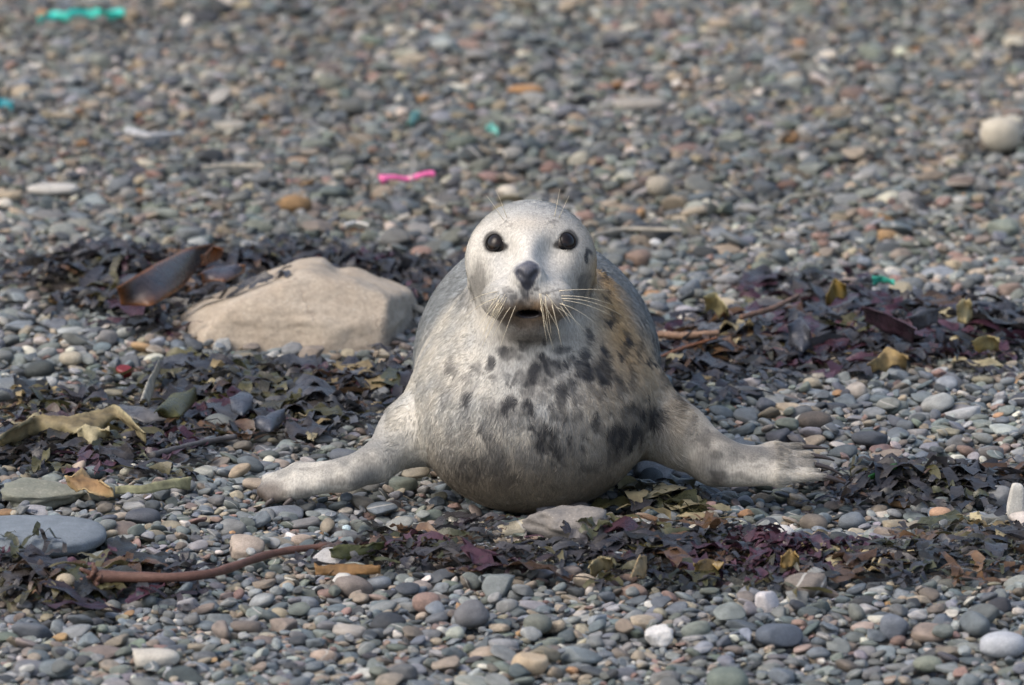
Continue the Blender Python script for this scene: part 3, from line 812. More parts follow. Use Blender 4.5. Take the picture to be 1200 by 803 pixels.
# ---------------------------------------------------------------- shingle
deposit(70000, .0080, .44, 5, lo=.0036, hi=.030)
N_MAIN = len(PEB)
deposit(26000, .0055, .36, 7, lo=.0030)
n = len(PEB)
loc = np.array([p[:3] for p in PEB]); MM = np.array([p[3] for p in PEB]); ABC = np.array([p[4] for p in PEB]); VI = np.array([p[5] for p in PEB])
ci = RNG.choice(len(PC), n, p=PW); sm = np.where((np.arange(n) > N_MAIN) & (RNG.random(n) < .38))[0]; ci[sm] = RNG.choice([4, 5, 6, 8, 10, 7], len(sm), p=[.3, .26, .14, .14, .1, .06]); CC = PC[ci] * RNG.uniform(.72, 1.32, n)[:, None] * (1 + RNG.normal(size=(n, 3)) * .03)
patch = noise3(loc * np.array([1, .6, 0]), 2.3, 44)
CC = CC * (.86 + .28 * patch)[:, None]
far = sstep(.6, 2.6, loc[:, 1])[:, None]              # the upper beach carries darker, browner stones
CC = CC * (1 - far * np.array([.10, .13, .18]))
# the 300 that show largest
xpx, ypx = to_px(loc)
dist = (loc - CAM) @ FWD
area = ABC[:, 0] * ABC[:, 1] * (FPX / dist) ** 2
inf = (xpx > 8) & (xpx < 1192) & (ypx > 6) & (ypx < 797)
cand = np.argsort(-area * inf)[:2600]
score = []
for k in cand:
    ft = foot(loc[k, 0], loc[k, 1], MM[k], ABC[k]); sl, ok, lo, hi = ft
    vis = ((hi + loc[k, 2] >= H[sl] - .002) & ok).sum() / ok.sum()
    d = loc[k] - CAM; L = np.linalg.norm(d)
    hit = seal_bvh.ray_cast(Vector(CAM), Vector(d / L), L)
    blocked = hit[0] is not None
    score.append(0 if blocked or not inf[k] else area[k] * vis)
top = set(int(k) for k in cand[np.argsort(-np.array(score))[:300]])

# ground sheet: dips under the loose stones, level with them farther out
def ground_material():
    m = NT('shingle_bed'); tc = m.add('ShaderNodeTexCoord'); v = tc.outputs['Object']
    vo = m.add('ShaderNodeTexVoronoi'); vo.inputs['Scale'].default_value = 38; m.link(v, vo.inputs['Vector'])
    sep = m.add('ShaderNodeSeparateColor'); m.link(vo.outputs['Color'], sep.inputs[0])
    c = m.ramp(sep.outputs[0], [(.0, (.05, .054, .06)), (.35, (.12, .135, .15)), (.6, (.17, .17, .165)), (.8, (.20, .17, .13)), (.95, (.36, .34, .3))])
    f = m.noise(300, 3, v); g = m.ramp(f.outputs[0], [(.3, .7), (.7, 1.25)])
    cc = m.mix(1.0, c.outputs[0], g.outputs[0], 'MULTIPLY')
    inv = m.math('SUBTRACT', 1.0, m.math('MULTIPLY', vo.outputs['Distance'], 1.6))
    m.set(Base_Color=cc, Roughness=.85, Specular_IOR_Level=.3); m.bump(inv, 1.0, .012)
    return m.m
def axis(lo, hi, far0, far1, step):
    a = list(np.arange(lo, hi + step / 2, step))
    out = [far0, far0 * .3 + lo * .7 if far0 < lo else lo - 1, lo - 6, lo - 2.5, lo - 1, lo - .4]; out2 = [hi + .4, hi + 1, hi + 2.5, hi + 6, hi + 40, far1]
    return np.array(sorted(set(out + a + out2)))
gx = axis(-1.9, 1.9, -900, 900, .1); gy = axis(-1.7, 5.3, -60, 1500, .1)
X, Y = np.meshgrid(gx, gy, indexing='ij')
ins = np.minimum.reduce([X - GX0, GX1 - X, Y - GY0, GY1 - Y]); wing = np.minimum(np.minimum(halfw(Y) + .30, 1.54) - np.abs(X), np.minimum(Y - GY0, GY1 - Y))
zin = BASE_Z - .010 + lowfreq(X, Y)
Z = np.where(wing > .05, zin, -.006 + lowfreq(X, Y) * 0.5 + (zin + .006) * sstep(-.08, .05, wing))
ii = np.arange(X.size).reshape(X.shape)
Fg = np.stack([ii[:-1, :-1], ii[1:, :-1], ii[1:, 1:], ii[:-1, 1:]], -1).reshape(-1, 4)
ground = obj('beach_ground', mesh_np('beach_ground', np.stack([X, Y, Z], -1).reshape(-1, 3), Fg), ground_material()); ground['kind'] = 'structure'

def eul(M):
    return np.stack([np.arctan2(M[:, 2, 1], M[:, 2, 2]), np.arcsin(np.clip(-M[:, 2, 0], -1, 1)), np.arctan2(M[:, 1, 0], M[:, 0, 0])], 1)
EU = eul(MM)
for k in sorted(top):
    o = bpy.data.objects.new('pebble', VARS[VI[k]]); COL.objects.link(o); o.parent = ground
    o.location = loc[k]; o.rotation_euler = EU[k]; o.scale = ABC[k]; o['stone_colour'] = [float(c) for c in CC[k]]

def scatter(name, loc, eu, scl, idx, col, sources, coll_name):
    me = bpy.data.meshes.new(name); me.vertices.add(len(loc)); me.vertices.foreach_set('co', loc.astype(np.float32).ravel())
    for nm, typ, fld_, arr in (('rot', 'FLOAT_VECTOR', 'vector', eu), ('scl', 'FLOAT_VECTOR', 'vector', scl)):
        me.attributes.new(nm, typ, 'POINT').data.foreach_set(fld_, arr.astype(np.float32).ravel())
    me.attributes.new('idx', 'INT', 'POINT').data.foreach_set('value', idx.astype(np.int32))
    me.attributes.new('stone_colour', 'FLOAT_COLOR', 'POINT').data.foreach_set('color', np.concatenate([col, np.ones((len(col), 1))], 1).astype(np.float32).ravel())
    co = bpy.data.collections.new(coll_name)
    for i, s in enumerate(sources):
        co.objects.link(bpy.data.objects.new('pebble_kind_%02d' % i, s))
    ng = bpy.data.node_groups.new(name, 'GeometryNodeTree')
    ng.interface.new_socket('Geometry', in_out='INPUT', socket_type='NodeSocketGeometry'); ng.interface.new_socket('Geometry', in_out='OUTPUT', socket_type='NodeSocketGeometry')
    N = ng.nodes; gi = N.new('NodeGroupInput'); go = N.new('NodeGroupOutput')
    ip = N.new('GeometryNodeInstanceOnPoints'); ci = N.new('GeometryNodeCollectionInfo'); ci.inputs[0].default_value = co; ci.inputs[1].default_value = True; ci.inputs[2].default_value = True
    def na(nm, t): a = N.new('GeometryNodeInputNamedAttribute'); a.data_type = t; a.inputs[0].default_value = nm; return a.outputs[0]
    er = N.new('FunctionNodeEulerToRotation'); L = ng.links.new
    L(gi.outputs[0], ip.inputs['Points']); L(ci.outputs[0], ip.inputs['Instance']); ip.inputs['Pick Instance'].default_value = True
    L(na('idx', 'INT'), ip.inputs['Instance Index']); L(na('rot', 'FLOAT_VECTOR'), er.inputs[0]); L(er.outputs[0], ip.inputs['Rotation']); L(na('scl', 'FLOAT_VECTOR'), ip.inputs['Scale'])
    L(ip.outputs[0], go.inputs[0])
    o = bpy.data.objects.new(name, me); COL.objects.link(o); md = o.modifiers.new('scatter', 'NODES'); md.node_group = ng
    return o
rest = np.array([k for k in range(n) if k not in top])
# a bedding layer half buried in the sheet, so no gap shows bare ground
sp = .021
bx, by = np.meshgrid(np.arange(GX0, GX1, sp), np.arange(GY0, GY1, sp), indexing='ij'); bx = bx.ravel(); by = by.ravel()
bx = bx + RNG.uniform(-.5, .5, len(bx)) * sp; by = by + RNG.uniform(-.5, .5, len(by)) * sp
ok = np.abs(bx) < np.minimum(halfw(by) + .32, 1.58); bx, by = bx[ok], by[ok]; nb = len(bx)
a = RNG.uniform(.009, .016, nb)
bl = np.stack([bx, by, BASE_Z - .004 + base_h(bx, by)], 1)
bs = np.stack([a, a * RNG.uniform(.6, .95, nb), a * RNG.uniform(.35, .6, nb)], 1)
be = np.stack([RNG.normal(0, .2, nb), RNG.normal(0, .2, nb), RNG.uniform(0, 6.28, nb)], 1)
bc = PC[RNG.choice(len(PC), nb, p=PW)] * RNG.uniform(.6, 1.1, nb)[:, None]
# a plain spread of stones farther out on both sides, before and beyond
fx, fy = np.meshgrid(np.arange(-3.4, 3.4, .026), np.arange(-2.6, 8.2, .026), indexing='ij'); fx = fx.ravel(); fy = fy.ravel()
fx = fx + RNG.uniform(-.6, .6, len(fx)) * .026; fy = fy + RNG.uniform(-.6, .6, len(fy)) * .026
ok = (np.abs(fx) > np.minimum(halfw(fy) + .24, 1.50)) | (fy < GY0 + .10) | (fy > GY1 - .10); fx, fy = fx[ok], fy[ok]; nf = len(fx)
a = RNG.uniform(.012, .021, nf); fz = RNG.uniform(-.010, .006, nf)
bl = np.concatenate([bl, np.stack([fx, fy, fz], 1)]); bs = np.concatenate([bs, np.stack([a, a * RNG.uniform(.6, .95, nf), a * RNG.uniform(.35, .6, nf)], 1)])
be = np.concatenate([be, np.stack([RNG.normal(0, .25, nf), RNG.normal(0, .25, nf), RNG.uniform(0, 6.28, nf)], 1)])
bc = np.concatenate([bc, PC[RNG.choice(len(PC), nf, p=PW)] * RNG.uniform(.72, 1.32, nf)[:, None]]); nb += nf
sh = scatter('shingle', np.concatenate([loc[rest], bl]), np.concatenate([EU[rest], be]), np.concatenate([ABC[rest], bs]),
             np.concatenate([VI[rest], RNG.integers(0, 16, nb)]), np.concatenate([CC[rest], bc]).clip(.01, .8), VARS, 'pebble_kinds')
sh.parent = ground; sh['kind'] = 'stuff'

# ---------------------------------------------------------------- seaweed
kk = 4                                                # smoothed top of the shingle, for draping
nx4, ny4 = NX // kk, NY // kk
HS = H[:nx4 * kk, :ny4 * kk].reshape(nx4, kk, ny4, kk).max((1, 3)).astype(np.float64)
HS = np.minimum(HS, .16)
for _ in range(2):
    q = np.pad(HS, 1, 'edge'); HS = (q[1:-1, 1:-1] * 2 + q[:-2, 1:-1] + q[2:, 1:-1] + q[1:-1, :-2] + q[1:-1, 2:]) / 6
def hs(x, y):
    fx = np.clip((np.asarray(x) - GX0) / (CELL * kk) - .5, 0, nx4 - 1.001); fy = np.clip((np.asarray(y) - GY0) / (CELL * kk) - .5, 0, ny4 - 1.001)
    i = fx.astype(int); j = fy.astype(int); a = fx - i; b = fy - j
    return HS[i, j] * (1 - a) * (1 - b) + HS[i + 1, j] * a * (1 - b) + HS[i, j + 1] * (1 - a) * b + HS[i + 1, j + 1] * a * b
HS0 = HS.copy()
def raise_hs(x, y, r, dz, cap):
    i = int((x - GX0) / (CELL * kk)); j = int((y - GY0) / (CELL * kk)); d = max(1, int(r / (CELL * kk)))
    HS[max(0, i - d):i + d + 1, max(0, j - d):j + d + 1] += dz

def weed_material(name, trans=.25, rough=.27):
    m = NT(name); at = m.attr('weed_colour'); tc = m.add('ShaderNodeTexCoord'); v = tc.outputs['Object']
    n = m.noise(60, 4, v, .6); f = m.noise(420, 2, v)
    c = m.mix(1.0, at.outputs['Color'], m.ramp(n.outputs[0], [(.3, .6), (.7, 1.45)]).outputs[0], 'MULTIPLY')
    rr = m.ramp(n.outputs[0], [(.3, rough - .1), (.7, rough + .18)])
    m.set(Base_Color=c, Roughness=rr.outputs[0], Specular_IOR_Level=.5); m.bump(m.math('ADD', n.outputs[0], m.math('MULTIPLY', f.outputs[0], .4)), .5, .003)
    tr = m.add('ShaderNodeBsdfTranslucent'); m.link(c, tr.inputs[0])
    mx = m.add('ShaderNodeMixShader'); mx.inputs[0].default_value = trans
    m.link(m.b.outputs[0], mx.inputs[1]); m.link(tr.outputs[0], mx.inputs[2]); m.link(mx.outputs[0], m.out.inputs[0])
    return m.m
M_WEED = weed_material('wet_weed'); M_DRY = weed_material('dried_weed', .3, .6)

WPAL = dict(dark=[(.034, .032, .036), (.044, .042, .045), (.052, .053, .058), (.030, .030, .027), (.048, .043, .040)],
            purple=[(.060, .026, .038), (.048, .026, .036), (.070, .034, .046), (.038, .029, .035)],
            olive=[(.075, .070, .030), (.055, .058, .030), (.085, .075, .035), (.048, .046, .032)],
            tan=[(.33, .27, .15), (.38, .33, .20), (.24, .185, .095)], brown=[(.095, .056, .034), (.075, .050, .034), (.11, .065, .035)],
            slate=[(.080, .086, .096), (.066, .07, .078)])
def relax():
    global HS
    q = np.pad(HS, 1, 'edge'); HS = (q[1:-1, 1:-1] * 4 + q[:-2, 1:-1] + q[2:, 1:-1] + q[1:-1, :-2] + q[1:-1, 2:]) / 8
class Acc:
    def __init__(s): s.v, s.f, s.c, s.o = [], [], [], 0
    def add(s, V, F, col):
        s.v.append(V); s.f.append(F + s.o); s.c.append(np.broadcast_to(col, (len(V), 3))); s.o += len(V)
    def mesh(s, name, org):
        me = mesh_np(name, np.concatenate(s.v) - np.asarray(org), np.concatenate(s.f)); vcol(me, 'weed_colour', np.concatenate(s.c)); return me
def strip(P, W, cup, tw):
    """ribbon of three verts across: P path (n,3), W half widths, cup height, twist"""
    t = np.gradient(P, axis=0); h = np.stack([-t[:, 1], t[:, 0], 0 * t[:, 0]], 1); h /= np.linalg.norm(h, axis=1)[:, None] + 1e-9
    up = np.array([0, 0, 1.0])
    d = h * np.cos(tw)[:, None] + up * np.sin(tw)[:, None]
    V = np.stack([P - d * W[:, None] + up * cup[:, None], P, P + d * W[:, None] + up * cup[:, None]], 1)
    n = len(P); ii = np.arange(n * 3).reshape(n, 3)
    F = np.stack([ii[:-1, :-1], ii[:-1, 1:], ii[1:, 1:], ii[1:, :-1]], -1).reshape(-1, 4)
    return V.reshape(-1, 3), F
def fork(rg, x, y, ang, L, W, lift, depth, z0=None):
    """a forked ribbon frond lying over what is below it"""
    out = []
    n = 6; t = np.linspace(0, 1, n)
    k = rg.normal(0, .7); a = ang + k * t
    px = x + np.cumsum(np.cos(a)) * L / n; py = y + np.cumsum(np.sin(a)) * L / n
    z = hs(px, py) + .003 + lift * np.sin(np.pi * np.clip(t * .8 + .1, 0, 1)) * rg.uniform(.2, 1) + rg.normal(0, .0012, n)
    if z0 is not None: z[0] = z0; z[1] = .5 * (z[1] + z0)
    tw = rg.normal(0, .28) + rg.normal(0, .45) * t
    w = W * (.55 + .75 * t if depth else 1.0 - .55 * t ** 3) * rg.uniform(.85, 1.15, n)
    out.append(strip(np.stack([px, py, z], 1), w, np.abs(rg.normal(0, .25)) * w, tw))
    if depth:
        for s in (-1, 1):
            out += fork(rg, px[-1], py[-1], a[-1] + s * rg.uniform(.25, .75), L * rg.uniform(.6, .9), W * rg.uniform(.75, 1), lift * .8, depth - 1, z[-1])
    return out
def leaf(rg, x, y, ang, L, W, lift, ruf):
    """a broad crinkled blade"""
    n, m = 10, 6; t = np.linspace(0, 1, n)[:, None]; s = np.linspace(-1, 1, m)[None, :]
    k = rg.normal(0, .6); a = ang + k * t
    cx = x + np.cumsum(np.cos(a), 0) * L / n; cy = y + np.cumsum(np.sin(a), 0) * L / n
    w = W * np.sin(np.pi * (.12 + .80 * t ** rg.uniform(.7, 1.3))) * (1 + .18 * rg.normal(size=(n, 1)))
    X = cx - np.sin(a) * w * s; Y = cy + np.cos(a) * w * s
    ph = rg.uniform(0, 6.28); fq = rg.uniform(9, 18)
    tl = rg.normal(0, .25)
    Z = hs(cx, cy) * .6 + hs(X, Y) * .4 + .004 + lift * np.sin(np.pi * t) * rg.uniform(.2, 1) + ruf * W * (np.abs(s) ** 1.5) * np.sin(fq * t + ph + s * 1.4) + np.abs(tl) * .35 * w * (1 + s * np.sign(tl)) + rg.normal(0, .0012, (n, m))
    ii = np.arange(n * m).reshape(n, m)
    return np.stack([X, Y, Z], -1).reshape(-1, 3), np.stack([ii[:-1, :-1], ii[:-1, 1:], ii[1:, 1:], ii[1:, :-1]], -1).reshape(-1, 4)

def clump(label, ells, parts, mass, mix, size=1.0, pile=.02, leafy=.25, seed=0, big=1.5):
    """a heap of weed: its larger fronds as parts, the small shreds as one mass"""
    rg = np.random.default_rng(seed); keys = list(mix); pw = np.array([mix[k] for k in keys]); pw = pw / pw.sum()
    wt = np.array([e[2] * e[3] for e in ells], float); wt /= wt.sum()
    c0 = at_z(ells[0][0], ells[0][1], 0.0); root = empty('seaweed_clump', (c0[0], c0[1], 0)); tag(root, label, 'seaweed', 'drifts of cast wrack')
    org = np.array(root.location)
    def spot():
        e = ells[rg.choice(len(ells), p=wt)]
        while True:
            u, v = rg.uniform(-1, 1, 2)
            if u * u + v * v < rg.uniform(.05, 1): break
        g = at_z(e[0] + u * e[2], e[1] + v * e[3], .01)
        if HS0[int((g[0] - GX0) / (CELL * kk)), int((g[1] - GY0) / (CELL * kk))] > .03 or (-.53 < g[0] < -.12 and 1.02 < g[1] < 1.42): return spot()      # not on top of the boulder
        return g[0], g[1], 1 - (u * u + v * v)
    acc = Acc()
    for i in range(int(mass * .6)):
        if i % 25 == 0: relax()
        x, y, k = spot(); key = keys[rg.choice(len(keys), p=pw)]; col = np.array(WPAL[key][rg.integers(len(WPAL[key]))]) * rg.uniform(.7, 1.3)
        r = rg.random()
        if r < .86:
            an = rg.normal(0, .6) + (math.pi if rg.random() < .5 else 0) if rg.random() < .7 else rg.uniform(0, 6.28)
            for V, F in fork(rg, x, y, an, rg.uniform(.018, .050) * size, rg.uniform(.0012, .0042) * size, .006 + pile * k * .25, int(rg.random() < .6)): acc.add(V, F, col)
        else:
            V, F = leaf(rg, x, y, rg.normal(0, .7), rg.uniform(.02, .06) * size, rg.uniform(.004, .012) * size, .006, .35); acc.add(V, F, col)
        raise_hs(x, y, .014, .0012 * pile / .02 * (.4 + k), .1)
    me = acc.mesh('weed_shreds', org); o = obj('weed_shreds', me, M_WEED, root); o['kind'] = 'stuff'
    for i in range(parts):
        if i % 12 == 0: relax()
        x, y, k = spot(); key = keys[rg.choice(len(keys), p=pw)]; col = np.array(WPAL[key][rg.integers(len(WPAL[key]))]) * rg.uniform(.75, 1.35)
        a = Acc()
        if rg.random() < leafy:
            V, F = leaf(rg, x, y, rg.uniform(0, 6.28), rg.uniform(.045, .10) * size * big, rg.uniform(.009, .022) * size * big, .012, rg.uniform(.1, .4)); a.add(V, F, col); nm = 'blade'
        else:
            for V, F in fork(rg, x, y, rg.uniform(0, 6.28), rg.uniform(.026, .055) * size * big, rg.uniform(.0030, .0066) * size * big, .010 + pile * k * .4, 2): a.add(V, F, col)
            nm = 'frond'
        raise_hs(x, y, .014, .0012 * pile / .02 * (.4 + k), .1)
        obj(nm, a.mesh(nm, org), M_DRY if key == 'tan' else M_WEED, root)
D = dict(dark=8, purple=1, olive=.6, brown=.6)
clump('fan of dark forked wrack heaped left of the boulder beside a broad kelp blade', [(150, 325, 66, 38), (210, 360, 55, 20), (120, 310, 30, 20)], 90, 330, D, 1.05, .05, .12, 1, 1.7)
clump('dark wrack heaped behind the crest of the tan boulder', [(300, 300, 70, 22), (440, 305, 80, 26), (500, 330, 35, 28)], 80, 300, D, 1.05, .035, .1, 2, 1.5)
clump('tangle of dark wrack and olive blades piled against the front of the boulder', [(330, 455, 130, 42), (445, 442, 42, 26), (250, 440, 50, 24)], 120, 520, dict(dark=5, olive=2.8, purple=1.0, slate=1.5, tan=.8, brown=1.0), 1.0, .035, .35, 3)
clump('matted black wrack with crinkled tan strips on the drift line left of the tucked flipper', [(90, 515, 110, 36), (190, 505, 80, 26), (40, 470, 60, 26)], 90, 460, dict(dark=6, olive=1.8, purple=1.0, tan=.7, brown=1.2), 1.0, .025, .25, 4)
clump('brown and olive weed gathered round the holdfast of the kelp stalk', [(50, 668, 75, 20), (160, 662, 60, 14), (15, 655, 30, 16)], 50, 220, dict(brown=2.5, olive=2.2, dark=4, purple=1), .85, .02, .4, 5)
clump('thin line of broken wrack on the stones below the chest of the seal', [(500, 635, 110, 24), (430, 645, 60, 16), (610, 650, 80, 22), (560, 606, 50, 7)], 50, 210, dict(dark=6, purple=1.2, brown=2, olive=2), .8, .014, .2, 6)
clump('matted dark wrack on the stones below the spread flipper', [(800, 635, 110, 26), (760, 650, 80, 24), (880, 650, 70, 20)], 76, 320, dict(dark=7, olive=2, purple=.8, brown=1.6, tan=.4), .9, .022, .18, 7)
clump('streak of red-purple weed beside the flat white pebble', [(950, 640, 72, 13), (900, 632, 40, 9)], 34, 150, dict(purple=1), .75, .02, .3, 8)
clump('olive and black wrack trailing past the upright whitish slab', [(1110, 645, 95, 26), (1160, 620, 50, 26), (1010, 655, 60, 14)], 56, 220, dict(dark=5, olive=2.6, brown=1.6, tan=.6), .85, .02, .25, 9)
clump('big heap of purple-black weed on the drift line right of the seal', [(1010, 385, 110, 44), (1130, 385, 95, 42), (900, 385, 80, 38), (960, 335, 60, 24)], 150, 620, dict(dark=6, purple=3.2, slate=1.4, brown=1, tan=.45, olive=.5), 1.2, .04, .4, 10)
clump('brown and slate weed with dry stalks lying against the right flank of the seal', [(830, 400, 55, 36), (800, 430, 40, 22)], 46, 190, dict(dark=5, brown=2.5, slate=1.2, tan=.5, purple=.7), 1.1, .025, .3, 11)
clump('narrow line of black wrack beyond the claws of the spread flipper', [(1100, 550, 105, 13), (1030, 552, 40, 9)], 50, 260, dict(dark=9, olive=.7, brown=.5), .85, .018, .12, 12)
clump('yellowish curled weed tucked under the arm pit of the spread flipper', [(770, 566, 28, 15), (750, 582, 36, 10)], 22, 60, dict(tan=2.4, olive=2, dark=1.5), .8, .02, .6, 13)

def patch(name, up, lo, zu, zl, col, label, cat='seaweed', mat=None, edge=None, ruf=0.0, thick=.0015, seed=0, n=26, m=9, parent=None):
    """a blade spanning two edges given along its length, each at its own height above the stones"""
    up = np.array(up, float); lo = np.array(lo, float); t = np.linspace(0, 1, n); rg = np.random.default_rng(seed)
    def samp(P): s = np.linspace(0, 1, len(P)); return np.stack([np.interp(t, s, P[:, 0]), np.interp(t, s, P[:, 1])], 1)
    U, L = samp(up), samp(lo)
    def lift(Q, z):
        out = []
        for q in Q:
            g = at_z(q[0], q[1], z); zz = float(hs(g[0], g[1])); out.append(at_z(q[0], q[1], max(zz, -.01) + z))
        out = np.array(out)
        for _ in range(2): out[1:-1] = (out[:-2] + 2 * out[1:-1] + out[2:]) / 4
        return out
    A, B = lift(U, zu), lift(L, zl)
    s = np.linspace(0, 1, m)[None, :, None]
    G = A[:, None] * (1 - s) + B[:, None] * s
    ed = (np.abs(s[0, :, 0] - .5) * 2) ** 2
    kn = max(5, n // 4); wv = np.stack([np.interp(t * (kn - 1), np.arange(kn), rg.normal(size=kn)) for _ in range(m)], 1); wv = (np.roll(wv, 1, 1) + wv * 2 + np.roll(wv, -1, 1)) / 3
    sh = np.stack([np.interp(t * (kn - 1), np.arange(kn), rg.normal(size=kn)) for _ in range(2)], 1)
    G[:, :, 2] += .75 * ruf * (.35 + ed[None, :]) * wv + .12 * ruf * rg.normal(size=(n, m))
    G[:, :, 1] += ruf * ed[None, :] * (sh[:, :1] * (1 - s[0, :, 0])[None] + sh[:, 1:] * s[0, :, 0][None]) * 1.2
    G[:, :, 2] += np.sin(np.pi * s[0, :, 0])[None, :] * .006
    c = G.reshape(-1, 3).mean(0); c[2] = G[:, :, 2].min()
    ii = np.arange(n * m).reshape(n, m)
    me = mesh_np(name, G.reshape(-1, 3) - c, np.stack([ii[:-1, :-1], ii[1:, :-1], ii[1:, 1:], ii[:-1, 1:]], -1).reshape(-1, 4))
    colr = np.tile(np.array(col, float), (n * m, 1)).reshape(n, m, 3)
    if edge is not None:
        w = np.maximum(ed[None, :] ** 2, np.maximum(sstep(.12, 0, t), sstep(.9, 1, t))[:, None])[..., None]; colr = colr * (1 - w) + np.array(edge) * w
    vcol(me, 'weed_colour', colr.reshape(-1, 3))
    o = obj(name, me, mat or M_WEED); o.location = c
    sm = o.modifiers.new('thickness', 'SOLIDIFY'); sm.thickness = thick
    if label: tag(o, label, cat)
    return o
patch('loose_kelp', [(136, 338), (175, 315), (215, 292), (252, 286)], [(142, 358), (178, 360), (215, 335), (243, 300)], .075, .035, (.060, .050, .050), 'broad brown kelp blade with orange edges leaning on the wrack left of the boulder', edge=(.22, .085, .022), ruf=.002, seed=1)
patch('loose_kelp', [(232, 322), (255, 312), (288, 312)], [(238, 330), (262, 330), (286, 322)], .06, .045, (.075, .072, .085), 'narrow grey kelp blade curled between the brown blade and the boulder', edge=(.18, .075, .03), ruf=.002, seed=2)
patch('loose_kelp', [(236, 300), (250, 288), (262, 292)], [(236, 312), (250, 306), (260, 302)], .085, .06, (.20, .075, .02), 'small glossy amber kelp scrap at the tip of the broad brown blade', ruf=.002, seed=3)
patch('loose_kelp', [(180, 484), (200, 464), (228, 456)], [(186, 489), (212, 490), (230, 468)], .038, .022, (.085, .082, .025), 'olive leaf-shaped kelp blade propped on the tangle in front of the boulder', ruf=.0015, seed=4)
patch('loose_kelp', [(268, 466), (285, 460), (297, 466)], [(272, 482), (284, 488), (295, 480)], .034, .02, (.075, .085, .105), 'blue-grey squarish blade in the tangle in front of the boulder', ruf=.0015, seed=5)
patch('loose_kelp', [(296, 492), (315, 486), (334, 480)], [(300, 502), (318, 508), (333, 494)], .026, .012, (.08, .088, .108), 'blue-grey rounded blade at the lower edge of the tangle in front of the boulder', ruf=.0015, seed=6)
patch('loose_kelp', [(130, 478), (160, 476), (200, 484)], [(135, 490), (165, 494), (196, 494)], .026, .015, (.12, .12, .125), 'flat grey kelp strip beside the olive leaf-shaped blade', ruf=.002, seed=7)
patch('loose_weed', [(-6, 514), (40, 488), (90, 486), (132, 478), (170, 508)], [(0, 520), (45, 502), (92, 508), (140, 498), (172, 518)], .034, .016, (.23, .185, .10), 'long crinkled yellow-tan strip of dried kelp on matted black wrack', mat=M_DRY, edge=(.38, .33, .19), ruf=.007, seed=8, n=46)
patch('loose_weed', [(90, 503), (110, 500), (128, 504)], [(92, 514), (112, 518), (128, 511)], .03, .014, (.50, .44, .27), 'pale straw scrap of kelp hanging off the long crinkled strip', mat=M_DRY, ruf=.005, seed=9)
patch('loose_weed', [(165, 470), (172, 448), (184, 426)], [(174, 476), (180, 452), (187, 430)], .05, .03, (.42, .40, .33), 'whitish translucent strip of weed standing up left of the olive blade', mat=M_DRY, ruf=.003, seed=10)
patch('loose_weed', [(75, 562), (100, 556), (130, 572)], [(80, 572), (105, 580), (134, 582)], .022, .008, (.28, .17, .075), 'wrinkled amber and cream weed curled beside the green-grey rock', mat=M_DRY, edge=(.50, .38, .20), ruf=.006, seed=11)
patch('loose_weed', [(135, 572), (170, 572), (225, 562)], [(135, 580), (172, 580), (222, 570)], .016, .008, (.36, .35, .20), 'long pale olive ribbon of weed between the two rocks and the tucked flipper', mat=M_DRY, ruf=.003, seed=12)
patch('loose_weed', [(368, 668), (400, 664), (446, 666)], [(370, 676), (405, 676), (446, 674)], .014, .005, (.24, .135, .05), 'orange-brown weed strip on the stones below the tip of the kelp stalk', mat=M_DRY, ruf=.004, seed=13)
patch('loose_weed', [(385, 645), (415, 640), (450, 638)], [(388, 655), (418, 654), (450, 648)], .02, .007, (.07, .075, .025), 'olive green weed strip on the tip of the kelp stalk', ruf=.004, seed=14)
patch('loose_weed', [(690, 664), (702, 654), (716, 656)], [(692, 674), (704, 672), (718, 664)], .026, .008, (.32, .27, .15), 'curled buff weed blade on the matted wrack below the spread flipper', mat=M_DRY, ruf=.004, seed=15)
patch('loose_weed', [(738, 678), (746, 658), (752, 652)], [(752, 682), (758, 670), (758, 658)], .035, .008, (.42, .31, .16), 'torn tan weed scrap standing up on the matted wrack below the spread flipper', mat=M_DRY, ruf=.004, seed=16)
patch('loose_weed', [(812, 662), (830, 656), (848, 660)], [(815, 672), (832, 672), (847, 668)], .022, .007, (.13, .09, .035), 'folded brown weed blade with pale rim on the matted wrack', edge=(.34, .24, .09), ruf=.004, seed=17)
patch('loose_weed', [(915, 655), (925, 648), (936, 652)], [(915, 664), (926, 664), (936, 660)], .022, .008, (.30, .20, .07), 'small mustard weed scrap beside the streak of red-purple weed', mat=M_DRY, ruf=.004, seed=18)
patch('loose_weed', [(824, 350), (840, 346), (852, 358)], [(828, 366), (842, 368), (854, 370)], .05, .02, (.40, .35, .18), 'crumpled straw-yellow weed beside the dry stalks at the flank of the seal', mat=M_DRY, ruf=.006, seed=19)
patch('loose_weed', [(968, 345), (978, 328), (992, 334)], [(968, 356), (980, 352), (992, 348)], .06, .035, (.22, .15, .03), 'mustard-brown weed scrap on top of the purple-black heap', mat=M_DRY, ruf=.004, seed=20)
patch('loose_weed', [(1016, 428), (1036, 410), (1064, 418)], [(1022, 436), (1042, 432), (1062, 430)], .04, .02, (.29, .21, .09), 'golden weed blade at the lower edge of the purple-black heap', mat=M_DRY, ruf=.004, seed=21)
patch('loose_weed', [(1120, 358), (1130, 348), (1140, 356)], [(1122, 378), (1132, 382), (1138, 374)], .06, .025, (.45, .38, .20), 'upright cream-yellow weed scrap in the purple-black heap', mat=M_DRY, ruf=.004, seed=22)
patch('loose_weed', [(1138, 402), (1155, 392), (1172, 396)], [(1142, 412), (1158, 410), (1170, 406)], .045, .02, (.36, .30, .14), 'dull yellow weed scrap at the far end of the purple-black heap', mat=M_DRY, ruf=.004, seed=23)
